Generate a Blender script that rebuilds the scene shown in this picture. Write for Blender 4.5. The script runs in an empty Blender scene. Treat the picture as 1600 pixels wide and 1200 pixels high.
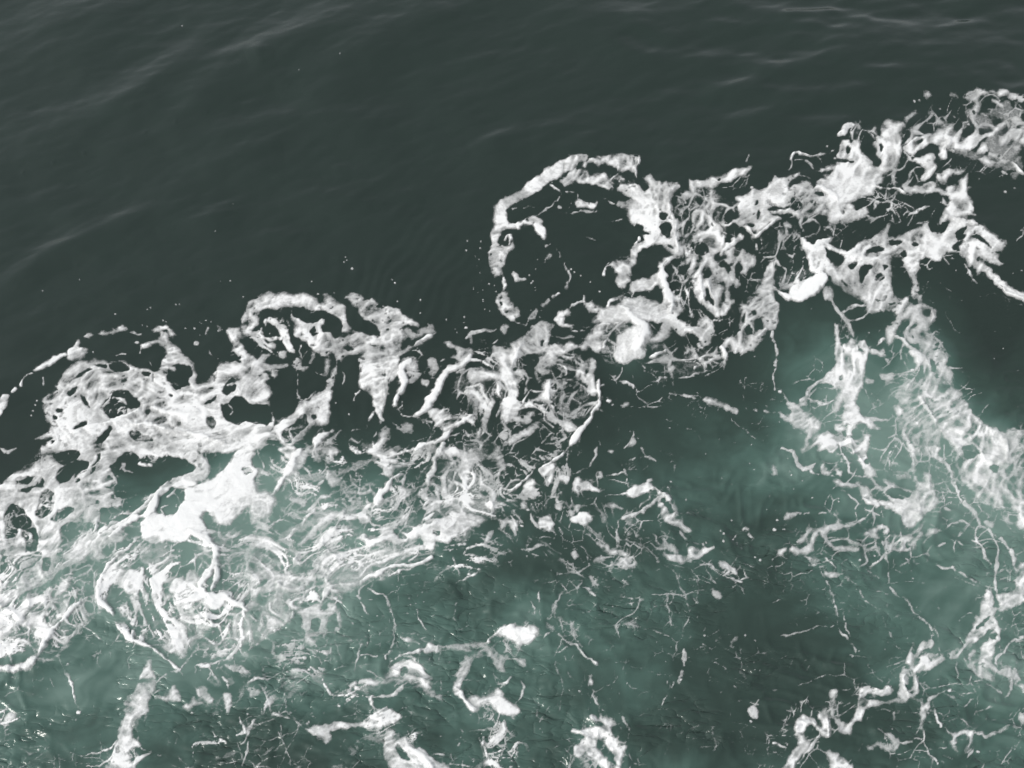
import bpy, math, re
import numpy as np

# ------------------------------------------------------------------ camera, sky, sun, exposure
scene = bpy.context.scene
scene.view_settings.view_transform = 'Standard'
scene.view_settings.look = 'None'
scene.view_settings.gamma = 1.0
scene.view_settings.use_curve_mapping = False
scene.view_settings.exposure = 0.42

CAM_H = 14.0                 # height of the ship's rail above the water
PITCH = math.radians(60.0)   # how far the lens looks down
FOV = math.radians(53.0)
cam_data = bpy.data.cameras.new("camera")
cam = bpy.data.objects.new("camera", cam_data)
scene.collection.objects.link(cam)
cam.location = (0.0, 0.0, CAM_H)
cam.rotation_euler = (math.pi / 2 - PITCH, 0.0, 0.0)
cam_data.sensor_fit = 'HORIZONTAL'
cam_data.angle = FOV
cam_data.clip_end = 5000.0
scene.camera = cam

SUN_EL, SUN_ROT = math.radians(44), math.radians(-112)
world = bpy.data.worlds.new("World")
scene.world = world
world.use_nodes = True
wn = world.node_tree.nodes; wl = world.node_tree.links
sky = wn.new('ShaderNodeTexSky'); sky.sky_type = 'NISHITA'; sky.sun_disc = False
sky.sun_elevation = SUN_EL; sky.sun_rotation = SUN_ROT
sky.air_density = 1.0; sky.dust_density = 2.0; sky.ozone_density = 1.0
# overcast: the blue of the clear sky is washed out by cloud
hs = wn.new('ShaderNodeHueSaturation'); hs.inputs['Saturation'].default_value = 0.2
wl.new(sky.outputs['Color'], hs.inputs['Color'])
wl.new(hs.outputs['Color'], wn['Background'].inputs['Color'])
wn['Background'].inputs['Strength'].default_value = 0.13

sun_data = bpy.data.lights.new("sun", 'SUN')
sun_data.energy = 1.15; sun_data.angle = math.radians(12); sun_data.color = (1.0, 0.96, 0.9)
sun = bpy.data.objects.new("sun", sun_data)
scene.collection.objects.link(sun)
# sky sun_rotation turns clockwise from +Y
sd = (math.sin(SUN_ROT) * math.cos(SUN_EL), math.cos(SUN_ROT) * math.cos(SUN_EL), math.sin(SUN_EL))
from mathutils import Vector
sun.rotation_euler = Vector(sd).to_track_quat('Z', 'Y').to_euler()
sun.location = (sd[0] * 60, sd[1] * 60, sd[2] * 60)

# ------------------------------------------------------------------ survey of the water: photo points -> metres on the sea
FP = 800.0 / math.tan(FOV / 2)      # focal length in photo pixels
SP, CP = math.sin(PITCH), math.cos(PITCH)
def to_world(px, py):
    """point of the sea surface seen at photo pixel (px, py); arrays allowed"""
    u = (px - 800.0) / FP; v = (600.0 - py) / FP
    dy = CP + v * SP; dz = -SP + v * CP
    t = CAM_H / -dz
    return u * t, dy * t

STEP = 1.5
PADX, PADY = 330.0, 240.0
GX = np.arange(0, 1600 + STEP, STEP, dtype=np.float32); GY = np.arange(0, 1200 + STEP, STEP, dtype=np.float32)
NX, NY = len(GX), len(GY)
PX, PY = np.meshgrid(GX, GY)

rng = np.random.RandomState(7)
LAT = rng.rand(256, 256).astype(np.float32)
def vnoise(x, y):
    x = np.asarray(x, np.float32); y = np.asarray(y, np.float32)
    xi = np.floor(x).astype(np.int32); yi = np.floor(y).astype(np.int32)
    fx = x - xi; fy = y - yi
    fx = fx * fx * fx * (fx * (fx * 6 - 15) + 10); fy = fy * fy * fy * (fy * (fy * 6 - 15) + 10)
    a = LAT[yi & 255, xi & 255]; b = LAT[yi & 255, (xi + 1) & 255]
    c = LAT[(yi + 1) & 255, xi & 255]; d = LAT[(yi + 1) & 255, (xi + 1) & 255]
    return (a + (b - a) * fx) * (1 - fy) + (c + (d - c) * fx) * fy
def fbm(x, y, octs=3, gain=0.5):
    s = 0.0; a = 1.0; t = 0.0
    for k in range(octs):
        s = s + a * vnoise(x * 2 ** k + 17.3 * k, y * 2 ** k + 9.1 * k); t += a; a *= gain
    return s / t
def sstep(a, b, v):
    t = np.clip((v - a) / (b - a), 0, 1); return t * t * (3 - 2 * t)

# small eddies push every traced outline about, so no edge is a ruled line
WXO = (fbm(PX / 34, PY / 34, 3) - .5) * 5 + (fbm(PX / 9 + 40, PY / 9, 2) - .5) * 3.5
WYO = (fbm(PX / 34 + 90, PY / 34 + 31, 3) - .5) * 5 + (fbm(PX / 9, PY / 9 + 77, 2) - .5) * 3.5
QX = PX + WXO; QY = PY + WYO
EDGE = (fbm(PX / 5 + 11, PY / 5 + 5, 3) - .5) * 4 + (fbm(PX / 20 + 3, PY / 20 + 50, 2) - .5) * 4

def worley(x, y):
    """distance between the two nearest jittered points: 0 on the walls of the cells"""
    xi = np.floor(x).astype(np.int32); yi = np.floor(y).astype(np.int32)
    f1 = np.full(x.shape, 9., np.float32); f2 = f1.copy()
    for a in (-1, 0, 1):
        for b in (-1, 0, 1):
            jx = LAT[(yi + b) & 255, (xi + a) & 255]; jy = LAT[(xi + a + 101) & 255, (yi + b + 57) & 255]
            d = np.hypot(x - xi - a - .14 - .72 * jx, y - yi - b - .14 - .72 * jy).astype(np.float32)
            f2 = np.minimum(f2, np.maximum(f1, d)); f1 = np.minimum(f1, d)
    return f2 - f1
# swirled co-ordinates: the eddies that stretch the foam nets
UX = PX + (fbm(PX / 85 + 4, PY / 85 + 14, 2) - .5) * 50 + (fbm(PX / 28 + 64, PY / 28, 2) - .5) * 12
UY = PY + (fbm(PX / 85 + 44, PY / 85 + 5, 2) - .5) * 50 + (fbm(PX / 28 + 31, PY / 28 + 8, 2) - .5) * 12
# surface currents: eddies seen in the wake, plus small wandering; foam texture is drawn out along them
mixr = np.clip((PX - 700) / 500, 0, 1); mixr = mixr * mixr * (3 - 2 * mixr)
PSI = (PY * .9 + PX * .38) * (1 - mixr) + ((PX - 950) * .55 + PY * .6) * mixr + (fbm(PX / 120 + 8, PY / 100 + 3, 3) - .5) * 190
for vx, vy, vr, va in [(185, 635, 90, 110), (460, 520, 60, -80), (385, 750, 70, 90), (300, 925, 110, 150), (795, 375, 24, 30), (985, 525, 60, 80), 
                       (1440, 610, 90, -110), (1330, 265, 60, -60), (1540, 370, 60, 70), (1080, 420, 60, -60), (1300, 630, 60, 50), (1560, 980, 80, 70)]:
    PSI = PSI + va * 1.3 * np.exp(-((PX - vx) ** 2 + (PY - vy) ** 2) / vr ** 2)
py_, px_ = np.gradient(PSI)
VX, VY = py_, -px_
vm = np.hypot(VX, VY) + 1e-6; VX = (VX / vm).astype(np.float32); VY = (VY / vm).astype(np.float32)
def drawn_out(src, n):
    """average a field along the currents, n cells each way"""
    acc = src.copy(); tot = 1
    for sg in (1, -1):
        jj, ii = np.meshgrid(np.arange(NY, dtype=np.float32), np.arange(NX, dtype=np.float32), indexing='ij')
        for k in range(n):
            a = np.clip(jj.astype(np.int32), 0, NY - 1); b = np.clip(ii.astype(np.int32), 0, NX - 1)
            ii += sg * VX[a, b] * 1.2; jj += sg * VY[a, b] * 1.2
            acc += src[np.clip((jj + .5).astype(np.int32), 0, NY - 1), np.clip((ii + .5).astype(np.int32), 0, NX - 1)]; tot += 1
    return acc / tot
def norm(a): return np.clip((a - a.mean()) / a.std() * .22, -.6, .6)
T0 = norm(drawn_out(vnoise(PX / 1.9 + 3, PY / 1.9 + 9), 8))
T1 = norm(drawn_out(vnoise(PX / 3.2, PY / 3.2 + 9) + .5 * vnoise(PX / 7, PY / 7), 14))
T2 = norm(drawn_out(vnoise(PX / 8 + 40, PY / 8) + .6 * vnoise(PX / 17, PY / 17), 30))
T3 = norm(drawn_out(fbm(PX / 22 + 4, PY / 22, 2), 60))
T0, T1, T2 = [q * (1 - .55 * mixr) for q in (T0, T1, T2)]
EDGE = EDGE * .75 + T1 * 1.6 + T2 * 2.0 + .9 * (.5 - sstep(0, .6, worley(UX / 16, UY / 13 + 3)))

SOFT = 8 * sstep(.42, .72, fbm(PX / 45 + 21, PY / 38 + 90, 2))      # how gently a patch thins out towards its rim
FAT = (fbm(PX / 16 + 70, PY / 16 + 33, 2) - .5) * 1.5                # swelling and thinning of the ridges

BEAD = np.clip(.15 + 1.75 * fbm(PX / 5 + 5, PY / 5 + 55, 2), .3, 1.12) * np.clip(.3 + 1.5 * vnoise(PX / 17 + 4, PY / 17), .35, 1.1)
D = np.zeros((NY, NX), np.float32)      # foam thickness
L = np.zeros((NY, NX), np.float32)      # lace of thin bubbles
R = np.zeros((NY, NX), np.float32)      # piled-up ridges

def window(xs, ys, pad):
    i0 = max(int((min(xs) - pad) / STEP), 0); i1 = min(int((max(xs) + pad) / STEP) + 2, NX)
    j0 = max(int((min(ys) - pad) / STEP), 0); j1 = min(int((max(ys) + pad) / STEP) + 2, NY)
    return (slice(j0, j1), slice(i0, i1)) if i1 > i0 and j1 > j0 else None
def chaikin(pts, closed):
    out = []
    n = len(pts)
    for i in range(n if closed else n - 1):
        a = np.array(pts[i]); b = np.array(pts[(i + 1) % n])
        out += [tuple(a * .78 + b * .22), tuple(a * .22 + b * .78)]
    if not closed: out = [pts[0]] + out[1:-1] + [pts[-1]]
    return out
def sdf_poly(pts, w):
    x = QX[w]; y = QY[w]
    d2 = np.full(x.shape, 1e9, np.float32); ins = np.zeros(x.shape, bool)
    n = len(pts)
    for i in range(n):
        ax, ay = pts[i]; bx, by = pts[(i + 1) % n]
        ex, ey = bx - ax, by - ay
        t = np.clip(((x - ax) * ex + (y - ay) * ey) / (ex * ex + ey * ey + 1e-6), 0, 1)
        d2 = np.minimum(d2, (x - ax - ex * t) ** 2 + (y - ay - ey * t) ** 2)
        if ay != by:
            c = (ay > y) != (by > y)
            ins ^= c & (x < (bx - ax) * (y - ay) / (by - ay) + ax)
    d = np.sqrt(d2)
    return np.where(ins, d, -d)
def sdf_stroke(pts, w, warp=1.0):
    x = PX[w] + WXO[w] * warp; y = PY[w] + WYO[w] * warp
    best = np.full(x.shape, -1e9, np.float32)
    for i in range(len(pts) - 1):
        ax, ay, ar = pts[i]; bx, by, br = pts[i + 1]
        ex, ey = bx - ax, by - ay
        t = np.clip(((x - ax) * ex + (y - ay) * ey) / (ex * ex + ey * ey + 1e-6), 0, 1)
        best = np.maximum(best, ar + (br - ar) * t - np.sqrt((x - ax - ex * t) ** 2 + (y - ay - ey * t) ** 2))
    return best
def lace(w, ang, lvl):
    x = UX[w]; y = UY[w]
    c, s = math.cos(math.radians(ang)), math.sin(math.radians(ang))
    u = x * c - y * s; v = x * s + y * c
    b1 = fbm(u / 46 + 5, v / 30 + 80, 3) + T3[w] * .12; b2 = fbm(u / 30 + 25, v / 20 + 8, 2) + T2[w] * .16
    w1 = .62 * lvl * np.clip((b1 - .66 + lvl * .42) * 2.6, 0, 1)
    w2 = .66 * lvl * np.clip((b2 - .70 + lvl * .42) * 2.4, 0, 1)
    l1 = (1 - sstep(w1 * .1, w1 * (.75 + .25 * mixr[w]) + 1e-3, worley(u / 36, v / 27) + T1[w] * .10)) * sstep(.0, .10, w1)
    l2 = (1 - sstep(w2 * .1, w2 * (.7 + .3 * mixr[w]) + 1e-3, worley(u / 20 + 9, v / 15 + 4) + T1[w] * .12)) * sstep(.0, .12, w2)
    st = T2[w] * .55 + T1[w] * .8 + T0[w] * .5 + (b2 - .5) * 1.2 + T3[w] * .2
    l3 = sstep(.42 - .34 * lvl, .60 - .34 * lvl, st) * (1 - .8 * mixr[w])
    l2 = np.maximum(l2 * .9, l3)
    k = 1 + T2[w] * .9 + T1[w] * .5
    film = np.clip(.20 + T2[w] * .35 + T3[w] * .35 + (b1 - .5) * .8, 0, .5) * sstep(.42, .8, lvl)
    return np.clip(np.maximum(np.maximum(l1, l2 * .92) * (.42 + .36 * lvl) * np.clip(k, .4, 1.25), film), 0, 1)

def paint(text):
    ox = oy = 0.0; sc = 2.5
    for line in text.strip().splitlines():
        tk = line.split(); k = tk[0][0]
        if k == 'T':
            ox, oy = float(tk[1]), float(tk[2]); sc = float(tk[3]) if len(tk) > 3 else 2.5
            continue
        head = tk[0][1:]
        if k == 'l': lvl, ang = float(head), float(tk[1]); tk = tk[1:]
        first = tk[1]
        if k == 'd':
            r = float(head) * sc * .8
            for p in tk[1:]:
                a, b = [float(q) for q in p.split(',')]
                x, y = ox + a * sc, oy + b * sc
                w = window([x], [y], 12)
                if w:
                    q = sdf_stroke([(x - r * .4, y, r), (x + r * .4, y + .5, r)], w, .5) + EDGE[w] * .25
                    D[w] = np.maximum(D[w], sstep(-1.2, 1.2, q) * .75)
            continue
        pts = []
        wcur = None; dens = None
        if k in 'sb':
            hh = head.split(','); wcur = float(hh[0]); dens = float(hh[1]) if len(hh) > 1 else None
        elif k == "p": dens = float(head or .72)
        for p in tk[1:]:
            q = [float(z) for z in p.split(',')]
            if k in 'sb':
                if len(q) > 2: wcur = q[2]
                pts.append((ox + q[0] * sc, oy + q[1] * sc, wcur * sc))
            elif len(q) > 1: pts.append((ox + q[0] * sc, oy + q[1] * sc))
        xs = [p[0] for p in pts]; ys = [p[1] for p in pts]
        if k in 'phl':
            w = window(xs, ys, 18)
            if not w: continue
            q = sdf_poly(chaikin(pts, True), w)
            if k == 'p':
                v = sstep(-2.4, 4.0 + SOFT[w], q + EDGE[w] + 2.5 + SOFT[w] * .15) * (dens + .04)
                D[w] = np.maximum(D[w], v)
            elif k == 'h':
                v = sstep(-2.0, 2.0, q + EDGE[w] * .8 + .4)
                D[w] = np.minimum(D[w], 1 - v); L[w] = L[w] * (1 - v); R[w] = R[w] * (1 - v)
            else:
                v = sstep(-14, 10, q + EDGE[w] * 2)
                L[w] = np.maximum(L[w], lace(w, ang, lvl) * v)
        else:
            wm = max(p[2] for p in pts)
            w = window(xs, ys, wm + 12)
            if not w: continue
            n = len(pts)
            pts[0] = pts[0][:2] + (pts[0][2] * .45,); pts[-1] = pts[-1][:2] + (pts[-1][2] * .4,)
            if n > 2: pts = chaikin(pts, False)
            q = sdf_stroke(pts, w, 1.5 if wm < 2.6 else .9)
            if k == 's':
                dd = dens or .72
                v = sstep(-1.6, 1.8, q + .35 + EDGE[w] * min(.6, .12 + wm * .07) + FAT[w] * min(wm, 6)) * dd
                if wm < 2.6: v = v * BEAD[w]
                D[w] = np.maximum(D[w], v)
            else:
                dd = dens or 1.0
                q = q + .5 + EDGE[w] * .8 + FAT[w] * min(wm, 7) * .9
                v = sstep(-2.0, 2.4 + SOFT[w] * .35, q)
                D[w] = np.maximum(D[w], v * (.58 + .42 * sstep(0, max(wm * .7, 2), q)) * min(dd, .97))
                R[w] = np.maximum(R[w], sstep(-3, max(wm * .9, 2.5), q) * dd)

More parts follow.
